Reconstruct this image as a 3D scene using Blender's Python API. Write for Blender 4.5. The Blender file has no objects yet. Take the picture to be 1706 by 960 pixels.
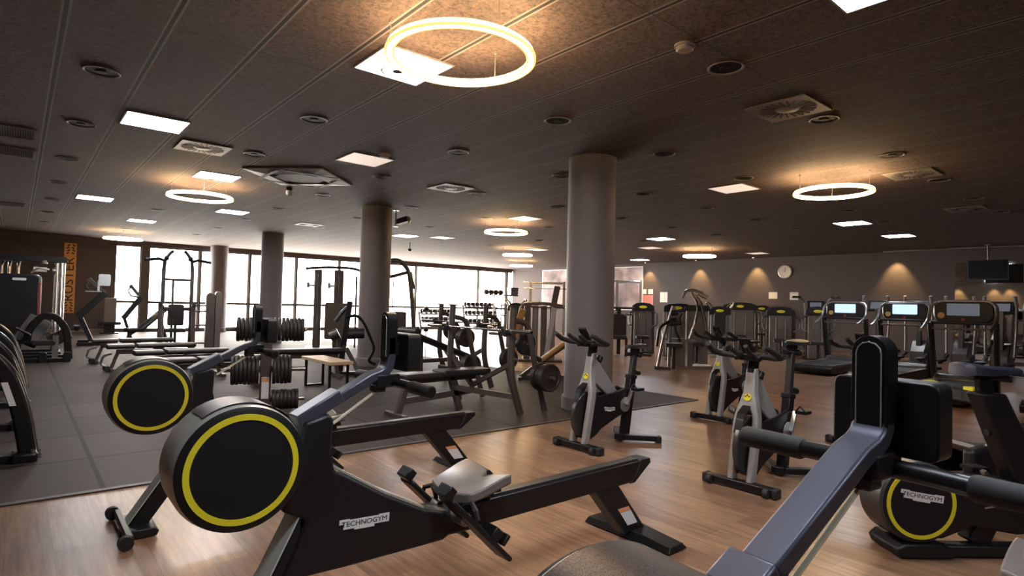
import bpy, bmesh, math, random
from mathutils import Vector, Matrix
random.seed(7)
PI = math.pi
sc = bpy.context.scene
COL = sc.collection

# ------------------------------------------------------------------ camera
F_PX, YAW, PITCH, ROLL, CAM_Z = 979.04, 0.69992, 0.027841, 0.02533, 1.3
CEIL = 3.19
_cy, _sy = math.cos(YAW), math.sin(YAW)
FWD = Vector((_sy*math.cos(PITCH), _cy*math.cos(PITCH), math.sin(PITCH)))
_r0 = Vector((_cy, -_sy, 0)); _u0 = _r0.cross(FWD)
RGT = math.cos(ROLL)*_r0 + math.sin(ROLL)*_u0
UPV = -math.sin(ROLL)*_r0 + math.cos(ROLL)*_u0
CAM = Vector((0, 0, CAM_Z))
cam_data = bpy.data.cameras.new('camera')
cam_data.sensor_width = 36; cam_data.lens = F_PX/1706*36
cam_data.clip_start = .02; cam_data.clip_end = 200
cam = bpy.data.objects.new('camera', cam_data); COL.objects.link(cam)
mm = Matrix((RGT, UPV, -FWD)).transposed().to_4x4(); mm.translation = CAM
cam.matrix_world = mm
sc.camera = cam

def ray(px, py):
    return FWD + RGT*((px-853)/F_PX) - UPV*((py-480)/F_PX)
def at(px, py, z=0.0):
    """the point at height z seen at that place of the photograph"""
    d = ray(px, py); t = (z-CAM_Z)/d.z
    return CAM + d*t
def on_y(px, py, y):
    d = ray(px, py); return CAM + d*(y/d.y)
def on_x(px, py, x):
    d = ray(px, py); return CAM + d*(x/d.x)
def face(p):
    """turn about z that points local +x back at the doorway we look from"""
    return math.atan2(-p[1], -p[0])

# ------------------------------------------------------------------ materials
M = {}
def mat(name, col, rough=.5, metal=0., var=.08, vscale=30., emit=None, estr=0., spec=.5, bump=0., bscale=200., coat=0.):
    m = bpy.data.materials.new(name); m.use_nodes = True
    nt = m.node_tree; n = nt.nodes; b = n['Principled BSDF']
    b.inputs['Roughness'].default_value = rough
    b.inputs['Metallic'].default_value = metal
    b.inputs['Specular IOR Level'].default_value = spec
    b.inputs['Coat Weight'].default_value = coat
    c4 = (*col, 1)
    if var > 0:
        tc = n.new('ShaderNodeTexCoord'); nz = n.new('ShaderNodeTexNoise')
        nz.inputs['Scale'].default_value = vscale; nz.inputs['Detail'].default_value = 3
        nt.links.new(tc.outputs['Object'], nz.inputs['Vector'])
        mx = n.new('ShaderNodeMix'); mx.data_type = 'RGBA'
        mx.inputs[6].default_value = tuple(c*(1-var) for c in col)+(1,)
        mx.inputs[7].default_value = tuple(min(1, c*(1+var)) for c in col)+(1,)
        nt.links.new(nz.outputs['Fac'], mx.inputs[0]); nt.links.new(mx.outputs[2], b.inputs['Base Color'])
        if bump > 0:
            n2 = n.new('ShaderNodeTexNoise'); n2.inputs['Scale'].default_value = bscale
            nt.links.new(tc.outputs['Object'], n2.inputs['Vector'])
            bp = n.new('ShaderNodeBump'); bp.inputs['Strength'].default_value = bump; bp.inputs['Distance'].default_value = .01
            nt.links.new(n2.outputs['Fac'], bp.inputs['Height']); nt.links.new(bp.outputs['Normal'], b.inputs['Normal'])
    else:
        b.inputs['Base Color'].default_value = c4
    if emit:
        b.inputs['Emission Color'].default_value = (*emit, 1); b.inputs['Emission Strength'].default_value = estr
    M[name] = m
    return m

mat('black_plastic', (.009, .008, .0095), .42, spec=.4)
mat('black_metal', (.012, .011, .0125), .33, .2, spec=.45)
mat('blue_sheen_black', (.085, .086, .118), .36, .45)  # bluish tint stands for the cold panel's reflection on the rower arms
mat('panel_grey', (.50, .52, .47), .4, .1)
mat('navy', (.018, .019, .034), .45)
mat('black_gloss', (.012, .012, .013), .14, 0, .05)
mat('face_black', (.009, .0075, .010), .55, spec=.3)
mat('rubber', (.018, .017, .017), .7)
mat('leather', (.02, .017, .017), .38, 0, .12, 60, bump=.15, bscale=300)
mat('rim_grey', (.50, .50, .45), .32, .35)
mat('yellow', (.78, .66, .02), .45)
mat('silver', (.42, .41, .40), .35, .7)
mat('frame_grey', (.30, .285, .27), .42, .25)
mat('bike_grey', (.36, .34, .325), .45, .15)
mat('chrome', (.66, .64, .61), .18, 1.)
mat('steel', (.33, .31, .29), .3, .85)
mat('dark_steel', (.075, .068, .064), .35, .5)
mat('hazed_brown_metal', (.105, .082, .07), .42, .35)  # brown lightened to carry the warm window haze over the machines
mat('stack_panel', (.15, .125, .11), .4, .15)
mat('iron', (.045, .038, .035), .5, .4)
mat('white_plastic', (.72, .71, .68), .45)
mat('label_white', (.75, .74, .72), .5)
mat('label_orange', (.80, .33, .14), .5)
mat('ink', (.02, .02, .02), .6)
mat('column_paint', (.19, .163, .162), .6, 0, .06, 6)
mat('wall_paint', (.082, .062, .059), .75, 0, .06, 3)
mat('bare_wood', (.62, .42, .26), .4, 0, .15, 12)
mat('sign_wood', (.66, .30, .07), .55, 0, .2, 10)
mat('tan_pad', (.50, .28, .10), .45, 0, .1)
mat('diffuser', (.30, .27, .24), .5)
mat('grille_dark', (.03, .028, .027), .6)
mat('vent_frame', (.20, .175, .155), .5)
mat('seat_grey', (.17, .145, .13), .3, 0, .06)
mat('cord', (.75, .68, .5), .6)
mat('window_frame', (.09, .075, .065), .5, .2)
mat('panel_light', (1, 1, 1), .5, 0, 0, emit=(.86, .92, 1.), estr=16.)
mat('panel_warm', (1, 1, 1), .5, 0, 0, emit=(1., .80, .66), estr=.21)
mat('ring_light', (1, 1, 1), .5, 0, 0, emit=(1., .66, .33), estr=27.)
mat('ring_halo', (1, 1, 1), .5, 0, 0, emit=(1., .44, .09), estr=.55)  # dim orange glow painted as the halo along the ring's edges
mat('ring_body', (.5, .42, .32), .5)
mat('spot_lens', (1, 1, 1), .5, 0, 0, emit=(1., .78, .45), estr=12.)
mat('screen_on', (.02, .02, .02), .2, 0, 0, emit=(.50, .68, 1.), estr=.42)
mat('screen_dim', (.02, .02, .02), .2, 0, 0, emit=(.35, .38, .45), estr=.09)
mat('screen_off', (.006, .006, .007), .18, 0, 0)
mat('screen_matte', (.004, .004, .004), .6, 0, 0, spec=.2)
mat('paper', (.75, .70, .62), .7)
mat('red_paper', (.65, .22, .18), .7)
mat('dark_red', (.30, .02, .02), .5)
mat('mirror', (.86, .84, .82), .03, 1., 0)
mat('concrete', (.55, .54, .52), .85)
mat('mat_edge', (.05, .042, .038), .5)

def nodes_of(name):
    m = bpy.data.materials.new(name); m.use_nodes = True
    M[name] = m
    nt = m.node_tree
    return nt, nt.nodes, nt.nodes['Principled BSDF'], nt.links

# mesh grille surface of the rowing machine's rim
nt, n, b, L = nodes_of('rim_mesh')
tc = n.new('ShaderNodeTexCoord'); vo = n.new('ShaderNodeTexVoronoi'); vo.inputs['Scale'].default_value = 420
L.new(tc.outputs['Object'], vo.inputs['Vector'])
rp = n.new('ShaderNodeValToRGB'); rp.color_ramp.elements[0].color = (.006, .005, .005, 1); rp.color_ramp.elements[1].color = (.085, .066, .06, 1)
rp.color_ramp.elements[0].position = .15; rp.color_ramp.elements[1].position = .6
L.new(vo.outputs['Distance'], rp.inputs['Fac']); L.new(rp.outputs['Color'], b.inputs['Base Color'])
b.inputs['Roughness'].default_value = .4; b.inputs['Metallic'].default_value = .5

# wood-plank floor, planks run along y
nt, n, b, L = nodes_of('plank_floor')
tc = n.new('ShaderNodeTexCoord'); mp = n.new('ShaderNodeMapping'); mp.inputs['Rotation'].default_value = (0, 0, PI/2)
L.new(tc.outputs['Object'], mp.inputs['Vector'])
br = n.new('ShaderNodeTexBrick'); br.inputs['Scale'].default_value = 1
br.inputs['Brick Width'].default_value = 1.25; br.inputs['Row Height'].default_value = .19
br.inputs['Mortar Size'].default_value = .0012; br.inputs['Mortar Smooth'].default_value = .2; br.inputs['Bias'].default_value = 0
br.inputs['Color1'].default_value = (.36, .21, .13, 1); br.inputs['Color2'].default_value = (.215, .12, .072, 1)
br.inputs['Mortar'].default_value = (.10, .065, .045, 1)
L.new(mp.outputs['Vector'], br.inputs['Vector'])
mp2 = n.new('ShaderNodeMapping'); mp2.inputs['Scale'].default_value = (14, .9, 1)
L.new(tc.outputs['Object'], mp2.inputs['Vector'])
nz = n.new('ShaderNodeTexNoise'); nz.inputs['Scale'].default_value = 2.2; nz.inputs['Detail'].default_value = 6; nz.inputs['Roughness'].default_value = .65
L.new(mp2.outputs['Vector'], nz.inputs['Vector'])
rp = n.new('ShaderNodeValToRGB'); rp.color_ramp.elements[0].position = .32; rp.color_ramp.elements[1].position = .7
rp.color_ramp.elements[0].color = (.48, .45, .43, 1); rp.color_ramp.elements[1].color = (1.3, 1.27, 1.22, 1)
L.new(nz.outputs['Fac'], rp.inputs['Fac'])
mx = n.new('ShaderNodeMix'); mx.data_type = 'RGBA'; mx.blend_type = 'MULTIPLY'; mx.inputs[0].default_value = 1
L.new(br.outputs['Color'], mx.inputs[6]); L.new(rp.outputs['Color'], mx.inputs[7]); L.new(mx.outputs[2], b.inputs['Base Color'])
b.inputs['Roughness'].default_value = .31; b.inputs['Specular IOR Level'].default_value = .5

# rubber tile floor
nt, n, b, L = nodes_of('rubber_tiles')
tc = n.new('ShaderNodeTexCoord'); mp = n.new('ShaderNodeMapping'); mp.inputs['Location'].default_value = (-.49, -4.73, 0)
L.new(tc.outputs['Object'], mp.inputs['Vector'])
br = n.new('ShaderNodeTexBrick'); br.offset = 0; br.inputs['Scale'].default_value = 1
br.inputs['Brick Width'].default_value = 1.2; br.inputs['Row Height'].default_value = .955
br.inputs['Mortar Size'].default_value = .017; br.inputs['Mortar Smooth'].default_value = .2
br.inputs['Color1'].default_value = (.078, .056, .049, 1); br.inputs['Color2'].default_value = (.044, .032, .029, 1)
br.inputs['Mortar'].default_value = (.003, .0025, .0025, 1)
L.new(mp.outputs['Vector'], br.inputs['Vector'])
nz = n.new('ShaderNodeTexNoise'); nz.inputs['Scale'].default_value = 90; nz.inputs['Detail'].default_value = 4
L.new(tc.outputs['Object'], nz.inputs['Vector'])
mx = n.new('ShaderNodeMix'); mx.data_type = 'RGBA'; mx.blend_type = 'MULTIPLY'; mx.inputs[0].default_value = .6
L.new(br.outputs['Color'], mx.inputs[6]); L.new(nz.outputs['Fac'], mx.inputs[7]); L.new(mx.outputs[2], b.inputs['Base Color'])
b.inputs['Roughness'].default_value = .6; b.inputs['Specular IOR Level'].default_value = .15

# wood-wool ceiling boards with dark joints and thin metal rails
nt, n, b, L = nodes_of('ceiling_boards')
tc = n.new('ShaderNodeTexCoord'); sep = n.new('ShaderNodeSeparateXYZ'); L.new(tc.outputs['Object'], sep.inputs['Vector'])
def math_node(op, a, bb=None, c=None):
    k = n.new('ShaderNodeMath'); k.operation = op
    for i, v in enumerate((a, bb, c)):
        if v is None: continue
        if isinstance(v, (int, float)): k.inputs[i].default_value = v
        else: L.new(v, k.inputs[i])
    return k.outputs[0]
xo = math_node('ADD', sep.outputs['X'], 57.3-.18)
xm = math_node('ABSOLUTE', math_node('SUBTRACT', math_node('MODULO', math_node('ADD', xo, .2865), .573), .2865))
ym = math_node('ABSOLUTE', math_node('SUBTRACT', math_node('MODULO', math_node('ADD', sep.outputs['Y'], 60-1.1), 2.4), 1.2))
joint = math_node('LESS_THAN', xm, .013)
rail = math_node('MULTIPLY', math_node('LESS_THAN', xm, .028), math_node('GREATER_THAN', xm, .0135))
cross = math_node('MULTIPLY', math_node('LESS_THAN', ym, .006), .7)
nz = n.new('ShaderNodeTexNoise'); nz.inputs['Scale'].default_value = 34; nz.inputs['Detail'].default_value = 8; nz.inputs['Roughness'].default_value = .78
L.new(tc.outputs['Object'], nz.inputs['Vector'])
rp = n.new('ShaderNodeValToRGB'); rp.color_ramp.elements[0].position = .36; rp.color_ramp.elements[1].position = .66
rp.color_ramp.elements[0].color = (.018, .011, .009, 1); rp.color_ramp.elements[1].color = (.145, .094, .073, 1)
L.new(nz.outputs['Fac'], rp.inputs['Fac'])
m1 = n.new('ShaderNodeMix'); m1.data_type = 'RGBA'; L.new(rail, m1.inputs[0]); L.new(rp.outputs['Color'], m1.inputs[6]); m1.inputs[7].default_value = (.20, .155, .135, 1)
m2 = n.new('ShaderNodeMix'); m2.data_type = 'RGBA'; L.new(math_node('MAXIMUM', joint, cross), m2.inputs[0]); L.new(m1.outputs[2], m2.inputs[6]); m2.inputs[7].default_value = (.008, .007, .006, 1)
L.new(m2.outputs[2], b.inputs['Base Color'])
bp = n.new('ShaderNodeBump'); bp.inputs['Strength'].default_value = .5; bp.inputs['Distance'].default_value = .01
L.new(nz.outputs['Fac'], bp.inputs['Height']); L.new(bp.outputs['Normal'], b.inputs['Normal'])
b.inputs['Roughness'].default_value = .85

# thin window glass
nt, n, b, L = nodes_of('glass')
out = n['Material Output']; n.remove(b)
tr = n.new('ShaderNodeBsdfTransparent'); gl = n.new('ShaderNodeBsdfGlossy'); gl.inputs['Roughness'].default_value = .02
ms = n.new('ShaderNodeMixShader'); ms.inputs[0].default_value = .06
L.new(tr.outputs[0], ms.inputs[1]); L.new(gl.outputs[0], ms.inputs[2]); L.new(ms.outputs[0], out.inputs['Surface'])

# mural: soft pink and grey blotches
nt, n, b, L = nodes_of('mural')
tc = n.new('ShaderNodeTexCoord'); nz = n.new('ShaderNodeTexNoise'); nz.inputs['Scale'].default_value = 1.1; nz.inputs['Detail'].default_value = 5
L.new(tc.outputs['Object'], nz.inputs['Vector'])
rp = n.new('ShaderNodeValToRGB'); e = rp.color_ramp.elements
e[0].position = .3; e[0].color = (.05, .045, .05, 1); e[1].position = .75; e[1].color = (.75, .62, .58, 1)
k = e.new(.5); k.color = (.35, .25, .25, 1)
L.new(nz.outputs['Fac'], rp.inputs['Fac']); L.new(rp.outputs['Color'], b.inputs['Base Color']); b.inputs['Roughness'].default_value = .6

# slatted running belt
nt, n, b, L = nodes_of('slat_belt')
b.inputs['Base Color'].default_value = (.27, .22, .19, 1); b.inputs['Roughness'].default_value = .5

# ------------------------------------------------------------------ mesh helper
class G:
    def __init__(self): self.bm = bmesh.new()
    def _add(self, verts, faces):
        vs = [self.bm.verts.new(v) for v in verts]
        for f in faces:
            try: self.bm.faces.new([vs[i] for i in f])
            except ValueError: pass
        return self
    def box(self, c, s, rot=None, taper=1.):
        hx, hy, hz = s[0]/2, s[1]/2, s[2]/2
        vs = []
        for z in (-1, 1):
            k = taper if z > 0 else 1
            for x, y in ((-1, -1), (1, -1), (1, 1), (-1, 1)):
                v = Vector((x*hx*k, y*hy*k, z*hz))
                if rot: v = rot @ v
                vs.append(v+Vector(c))
        return self._add(vs, [(3, 2, 1, 0), (4, 5, 6, 7), (0, 1, 5, 4), (1, 2, 6, 5), (2, 3, 7, 6), (3, 0, 4, 7)])
    def bar(self, p0, p1, w, h, up=(0, 0, 1)):
        p0, p1 = Vector(p0), Vector(p1); d = (p1-p0).normalized(); u = Vector(up)
        if abs(d.dot(u)) > .98: u = Vector((1, 0, 0))
        s = d.cross(u).normalized(); u = s.cross(d)
        vs = [p+s*a*w/2+u*bb*h/2 for p in (p0, p1) for a, bb in ((-1, -1), (1, -1), (1, 1), (-1, 1))]
        return self._add(vs, [(3, 2, 1, 0), (4, 5, 6, 7), (0, 1, 5, 4), (1, 2, 6, 5), (2, 3, 7, 6), (3, 0, 4, 7)])
    def tube(self, pts, r, seg=8, closed=False, cap=True):
        pts = [Vector(p) for p in pts]; N = len(pts)
        rs = r if isinstance(r, (list, tuple)) else [r]*N
        def tan(i):
            a = pts[(i-1) % N] if (closed or i > 0) else pts[i]
            c = pts[(i+1) % N] if (closed or i < N-1) else pts[i]
            return (c-a).normalized()
        t0 = tan(0); u = Vector((0, 0, 1)) if abs(t0.z) < .9 else Vector((1, 0, 0))
        u = (u-t0*u.dot(t0)).normalized(); rings = []
        for i in range(N):
            t = tan(i); u = (u-t*u.dot(t))
            u = u.normalized() if u.length > 1e-6 else t.orthogonal().normalized()
            v = t.cross(u)
            k = 1.
            if 0 < i < N-1 or closed:
                a = (pts[i]-pts[(i-1) % N]).normalized(); k = 1/max(.55, abs(a.dot(t)))
            rings.append([self.bm.verts.new(pts[i]+(u*math.cos(q)+v*math.sin(q))*rs[i]*k) for q in [2*PI*j/seg for j in range(seg)]])
        for i in range(N if closed else N-1):
            A, B = rings[i], rings[(i+1) % N]
            for j in range(seg):
                self.bm.faces.new((A[j], A[(j+1) % seg], B[(j+1) % seg], B[j]))
        if not closed and cap:
            self.bm.faces.new(rings[0][::-1]); self.bm.faces.new(rings[-1])
        return self
    def cyl(self, p0, p1, r, r2=None, seg=20):
        return self.tube([p0, p1], [r, r if r2 is None else r2], seg)
    def prism(self, pts, y0, y1):
        """polygon given in the x-z plane, pushed along y"""
        nn = len(pts)
        if sum(pts[i][0]*pts[(i+1) % nn][1]-pts[(i+1) % nn][0]*pts[i][1] for i in range(nn)) < 0: pts = pts[::-1]
        a = [self.bm.verts.new((x, y0, z)) for x, z in pts]; c = [self.bm.verts.new((x, y1, z)) for x, z in pts]
        self.bm.faces.new(a); self.bm.faces.new(c[::-1])
        for i in range(nn): self.bm.faces.new((a[i], c[i], c[(i+1) % nn], a[(i+1) % nn]))
        return self
    def strap(self, pts, t, y0, y1):
        """flat bar of thickness t following a path in the x-z plane"""
        P = [Vector(p) for p in pts]; up = []; lo = []
        for i in range(len(P)):
            a = (P[i]-P[i-1]).normalized() if i else None
            c = (P[i+1]-P[i]).normalized() if i < len(P)-1 else None
            d = ((a or c)+(c or a)).normalized(); nrm = Vector((-d.y, d.x)); k = 1/max(.5, d.dot(a or c))
            up.append(P[i]+nrm*t/2*k); lo.append(P[i]-nrm*t/2*k)
        for i in range(len(P)-1):
            q = [lo[i], lo[i+1], up[i+1], up[i]]
            vs = [(v.x, y, v.y) for y in (y0, y1) for v in q]
            self._add(vs, [(0, 1, 5, 4), (2, 3, 7, 6), (0, 3, 2, 1), (4, 5, 6, 7)] + ([(3, 0, 4, 7)] if i == 0 else []) + ([(1, 2, 6, 5)] if i == len(P)-2 else []))
        bmesh.ops.remove_doubles(self.bm, verts=self.bm.verts, dist=1e-5)
        return self
    def lathe(self, prof, origin=(0, 0, 0), axis=(0, 0, 1), seg=32, closed=False):
        ax = Vector(axis).normalized(); u = ax.orthogonal().normalized(); v = ax.cross(u); o = Vector(origin); rings = []
        for r, h in prof:
            if r < 1e-6: rings.append([self.bm.verts.new(o+ax*h)]*seg)
            else: rings.append([self.bm.verts.new(o+ax*h+(u*math.cos(2*PI*j/seg)+v*math.sin(2*PI*j/seg))*r) for j in range(seg)])
        K = len(rings)
        for i in range(K if closed else K-1):
            A, B = rings[i], rings[(i+1) % K]
            for j in range(seg):
                f = [A[j], A[(j+1) % seg], B[(j+1) % seg], B[j]]; g = []
                for q in f:
                    if q not in g: g.append(q)
                if len(g) > 2: self.bm.faces.new(g)
        return self
    def torus(self, c, axis, R, r, seg=48, s2=10):
        return self.lathe([(R+r*math.cos(2*PI*k/s2), r*math.sin(2*PI*k/s2)) for k in range(s2)], c, axis, seg, True)
    def rbox(self, c, s, r, axis='x', k=5):
        """box with rounded corners seen along the given axis"""
        ax = 'xyz'.index(axis); i, j = [(1, 2), (0, 2), (0, 1)][ax]
        a, b2 = s[i]/2, s[j]/2; r = min(r, a*.999, b2*.999); out = []
        for sx, sy, q0 in ((1, 1, 0), (-1, 1, PI/2), (-1, -1, PI), (1, -1, 3*PI/2)):
            for q in range(k+1):
                t = q0+PI/2*q/k; out.append((sx*(a-r)+r*math.cos(t), sy*(b2-r)+r*math.sin(t)))
        vs = []
        for e in (-.5, .5):
            for p, q in out:
                v = [0, 0, 0]; v[ax] = e*s[ax]; v[i] = p; v[j] = q; vs.append(Vector(v)+Vector(c))
        N = len(out)
        return self._add(vs, [tuple(range(N))[::-1], tuple(range(N, 2*N))]+[(q, (q+1) % N, N+(q+1) % N, N+q) for q in range(N)])
    def xf(self, mtx):
        self.bm.transform(mtx); return self

def obj(name, g, m, parent=None, bevel=0, label=None, smooth=35):
    bm = g.bm
    bmesh.ops.recalc_face_normals(bm, faces=bm.faces)
    me = bpy.data.meshes.new(name); bm.to_mesh(me); bm.free()
    me.materials.append(M[m] if isinstance(m, str) else m)
    me.shade_smooth(); me.set_sharp_from_angle(angle=math.radians(smooth))
    o = bpy.data.objects.new(name, me); COL.objects.link(o)
    if parent is not None: o.parent = parent
    if bevel:
        mod = o.modifiers.new('edge', 'BEVEL'); mod.width = bevel; mod.segments = 2; mod.limit_method = 'ANGLE'; mod.angle_limit = math.radians(40)
    if label: o['label'] = label
    return o
def tag(o, label, cat, group=None):
    o['label'] = label; o['category'] = cat
    if group: o['group'] = group
    return o
def thing(name, label, cat, loc=(0, 0, 0), rz=0., group=None):
    o = bpy.data.objects.new(name, None); COL.objects.link(o); o.empty_display_size = .1
    o.location = loc; o.rotation_euler = (0, 0, rz)
    return tag(o, label, cat, group)
def struct(name, g, m, **k):
    o = obj(name, g, m, **k); o['kind'] = 'structure'; return o
def dup(src, loc, rz, label, group=None):
    """copy of a thing with copies of its parts and sub-parts"""
    r = src.copy(); COL.objects.link(r); r.location = loc; r.rotation_euler = (0, 0, rz); r['label'] = label
    if group: r['group'] = group
    for ch in list(src.children):
        c = ch.copy(); COL.objects.link(c); c.parent = r
        for gch in list(ch.children):
            d = gch.copy(); COL.objects.link(d); d.parent = c
    return r
def letters(body, size, depth, mtx, name, m, parent, align='CENTER'):
    cu = bpy.data.curves.new('lettering', 'FONT'); cu.body = body; cu.size = size; cu.extrude = depth; cu.align_x = align; cu.align_y = 'CENTER'; cu.resolution_u = 3
    t = bpy.data.objects.new('lettering', cu); COL.objects.link(t)
    me = bpy.data.meshes.new_from_object(t.evaluated_get(bpy.context.evaluated_depsgraph_get()))
    bpy.data.objects.remove(t); bpy.data.curves.remove(cu)
    me.transform(mtx); me.materials.clear(); me.materials.append(M[m])
    o = bpy.data.objects.new(name, me); COL.objects.link(o); o.parent = parent
    return o
def arc(c, r, a0, a1, k=8):
    return [(c[0]+r*math.cos(a0+(a1-a0)*i/k), c[1]+r*math.sin(a0+(a1-a0)*i/k)) for i in range(k+1)]
# ------------------------------------------------------------------ the room
XL, XR, YB, YF = -2.4, 20.4, 24.2, -6.5
struct('floor', G().box(((XL+XR)/2, (YB+YF)/2, -.06), (XR-XL, YB-YF, .12)), 'plank_floor')
struct('ceiling', G().box(((XL+XR)/2, (YB+YF)/2, CEIL+.06), (XR-XL, YB-YF, .12)), 'ceiling_boards')
matf = struct('floor_rubber', G().box(((XL+7.47)/2, (4.73+YB)/2, .004), (7.47-XL, YB-4.73, .008)), 'rubber_tiles')
struct('trim_1', G().box(((XL+7.47)/2, 4.72, .005), (7.47-XL, .05, .011)).box((7.48, (4.73+YB)/2, .005), (.05, YB-4.7, .011)), 'mat_edge')
struct('wall_left', G().box((XL-.1, (YB+YF)/2, CEIL/2), (.2, YB-YF, CEIL)), 'wall_paint')
struct('wall_front', G().box(((XL+XR)/2, YF-.1, CEIL/2), (XR-XL+.4, .2, CEIL)), 'wall_paint')
struct('wall_right', G().box((XR+.1, (YB+YF)/2, CEIL/2), (.2, YB-YF, CEIL)), 'wall_paint')
WX0, WZ = 2.55, 3.05
g = G().box(((XL+WX0)/2, YB+.1, CEIL/2), (WX0-XL, .2, CEIL)).box(((WX0+XR)/2, YB+.1, (WZ+CEIL)/2), (XR-WX0, .2, CEIL-WZ))
g.box(((WX0+XR)/2, YB+.1, .03), (XR-WX0, .2, .06))
struct('wall_back', g, 'wall_paint')
struct('baseboard_back', G().box(((XL+WX0)/2, YB-.012, .06), (WX0-XL, .024, .12)), 'vent_frame')
struct('baseboard_right', G().box((XR-.012, (4.7+YB)/2, .05), (.024, YB-4.7, .10)), 'wall_paint')
# window bays
mul = [WX0] + [on_y(px, 460, YB).x for px in (241, 333, 416, 494, 566, 694, 798, 845)] + [XR]
wide = {1: .24, 8: .13}
for i in range(len(mul)-1):
    a, b_ = mul[i]+wide.get(i, .06)/2, mul[i+1]-wide.get(i+1, .06)/2
    if i == 0: a = mul[0]
    if i == len(mul)-2: b_ = mul[-1]
    g = G(); e = .035; lo, hi = .06, WZ
    for z in (lo+e, 1.05, hi-e): g.box(((a+b_)/2, YB+.08, z), (b_-a, .07, .07 if z != 1.05 else .09))
    lw = e
    g.box((a+lw/2, YB+.08, (lo+hi)/2), (lw, .07, hi-lo)).box((b_-lw/2, YB+.08, (lo+hi)/2), (lw, .07, hi-lo))
    w = struct('window_%d' % (i+1), g, 'window_frame')
    obj('pane', G().box(((a+b_)/2, YB+.09, (lo+hi)/2), (b_-a-.02, .008, hi-lo-.02)), 'glass', w)
g = G()
for i, x in enumerate(mul[1:-1], 1):
    g.box((x, YB+.06, (WZ+.06)/2), (wide.get(i, .06), .13, WZ-.06))
struct('trim_2', g, 'window_frame')

# columns
for k, (x, y) in enumerate([(5.60, 5.10), (5.52, 10.86), (5.66, 17.6), (5.72, 23.75)]):
    g = G().lathe([(0, 0), (.335, 0), (.335, .16), (.315, .175), (.305, .18), (.305, CEIL), (0, CEIL)], (x, y, 0), seg=40)
    c = struct('column', g, 'column_paint')

# world: overcast white daylight behind the glass
w = bpy.data.worlds.new('sky'); sc.world = w; w.use_nodes = True
bg = w.node_tree.nodes['Background']; bg.inputs['Color'].default_value = (1, .935, .845, 1); bg.inputs['Strength'].default_value = 7.

# ------------------------------------------------------------------ ceiling fittings
def panel(p, kind, label):
    t = thing('ceiling_panel_light', label, 'ceiling light', (p.x, p.y, CEIL), 0, 'square ceiling light panels')
    g = G()
    for s in (-1, 1): g.box((s*.288, 0, -.004), (.014, .59, .012)).box((0, s*.288, -.004), (.562, .014, .012))
    obj('frame', g, 'vent_frame', t)
    obj('diffuser', G().box((0, 0, -.004), (.562, .562, .006)), {'b': 'panel_light', 'w': 'panel_warm', 'd': 'diffuser'}[kind], t)
    return t
e = .28
corner = at(1412, 19, CEIL)
for p, k, lab in [
    (at(672, 110, CEIL), 'b', 'bright white square ceiling panel half behind the big glowing ring'),
    (at(258, 204, CEIL), 'b', 'bright white square ceiling panel beside a round louvred vent, upper left'),
    (at(361, 294, CEIL), 'b', 'bright white square ceiling panel just above the second glowing ring'),
    (at(158, 330, CEIL), 'b', 'lit white ceiling panel left of the small glowing ring, near the left wall'),
    (at(387, 353, CEIL), 'b', 'lit white ceiling panel just right of and beyond the small glowing ring'),
    (at(236, 368, CEIL), 'b', 'small lit white ceiling panel in front of the far left ring light'),
    (corner-Vector((e, e, 0)), 'b', 'cold white ceiling panel cut off by the top edge of the photo'),
    (at(608, 266, CEIL), 'w', 'pale square ceiling panel beside the air conditioning cassette'),
    (at(1222, 314, CEIL), 'w', 'pale pinkish square ceiling panel left of the right-hand ring light'),
    (at(1420, 372, CEIL), 'b', 'bright white ceiling panel just beneath the right-hand ring light'),
    (at(1497, 393, CEIL), 'b', 'bright white ceiling panel furthest right along the far ceiling'),
    (at(1101, 398, CEIL), 'b', 'bright ceiling panel right of the nearest column, largest of its short row'),
    (at(1083, 413, CEIL), 'w', 'dim ceiling panel right of the nearest column, middle of its short row'),
    (at(1066, 433, CEIL), 'b', 'small bright ceiling panel above the mural, last of its short row'),
    (at(1262, 422, CEIL), 'w', 'dim ceiling panel above the wall clock'),
    (at(875, 364, CEIL), 'w', 'dim pale ceiling panel above the ring light left of the nearest column'),
    (at(675, 393, CEIL), 'b', 'lit ceiling panel right of the second column, under the camera'),
    (at(895, 416, CEIL), 'w', 'dim ceiling panel close to the nearest column, near the windows'),
    (Vector((1.04, .72, CEIL)), 'b', 'unseen ceiling panel added above the left front to brighten the foreground'),  # added out of view to light the foreground from above
    (Vector((2.2, -2.5, CEIL)), 'b', 'unseen ceiling panel added behind the viewpoint to brighten the foreground'),  # added out of view as fill from behind the camera
    (at(737, 396, CEIL), 'w', 'dim ceiling panel halfway between the second column and the far ring light'),
    ]:
    panel(p, k, lab)
def ring(p, label):
    t = thing('ring_light', label, 'ring light', p, 0, 'glowing ring lights hung from the ceiling')
    R = .475
    obj('glow_tube', G().lathe([(R-.021, -.022), (R-.021, .016), (R+.021, .016), (R+.021, -.022)], seg=72, closed=True), 'ring_light', t, bevel=.008)
    for q, z in ((R-.025, -.020), (R+.025, -.020)): obj('edge_halo', G().lathe([(q-.007, z-.006), (q-.007, z+.010), (q+.007, z+.010), (q+.007, z-.006)], seg=72, closed=True), 'ring_halo', t)  # glowing strips imitate the orange halo beside the tube
    obj('housing', G().lathe([(R-.007, .016), (R-.007, .026), (R+.007, .026), (R+.007, .016)], seg=72, closed=True), 'ring_body', t)
    for q in (.4, 2.5, 4.6):
        x, y = R*math.cos(q), R*math.sin(q)
        obj('suspension_wire', G().cyl((x, y, .025), (x, y, CEIL-p.z), .003, seg=5).cyl((x, y, CEIL-p.z-.02), (x, y, CEIL-p.z), .012, seg=8), 'vent_frame', t)
    return t
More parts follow.
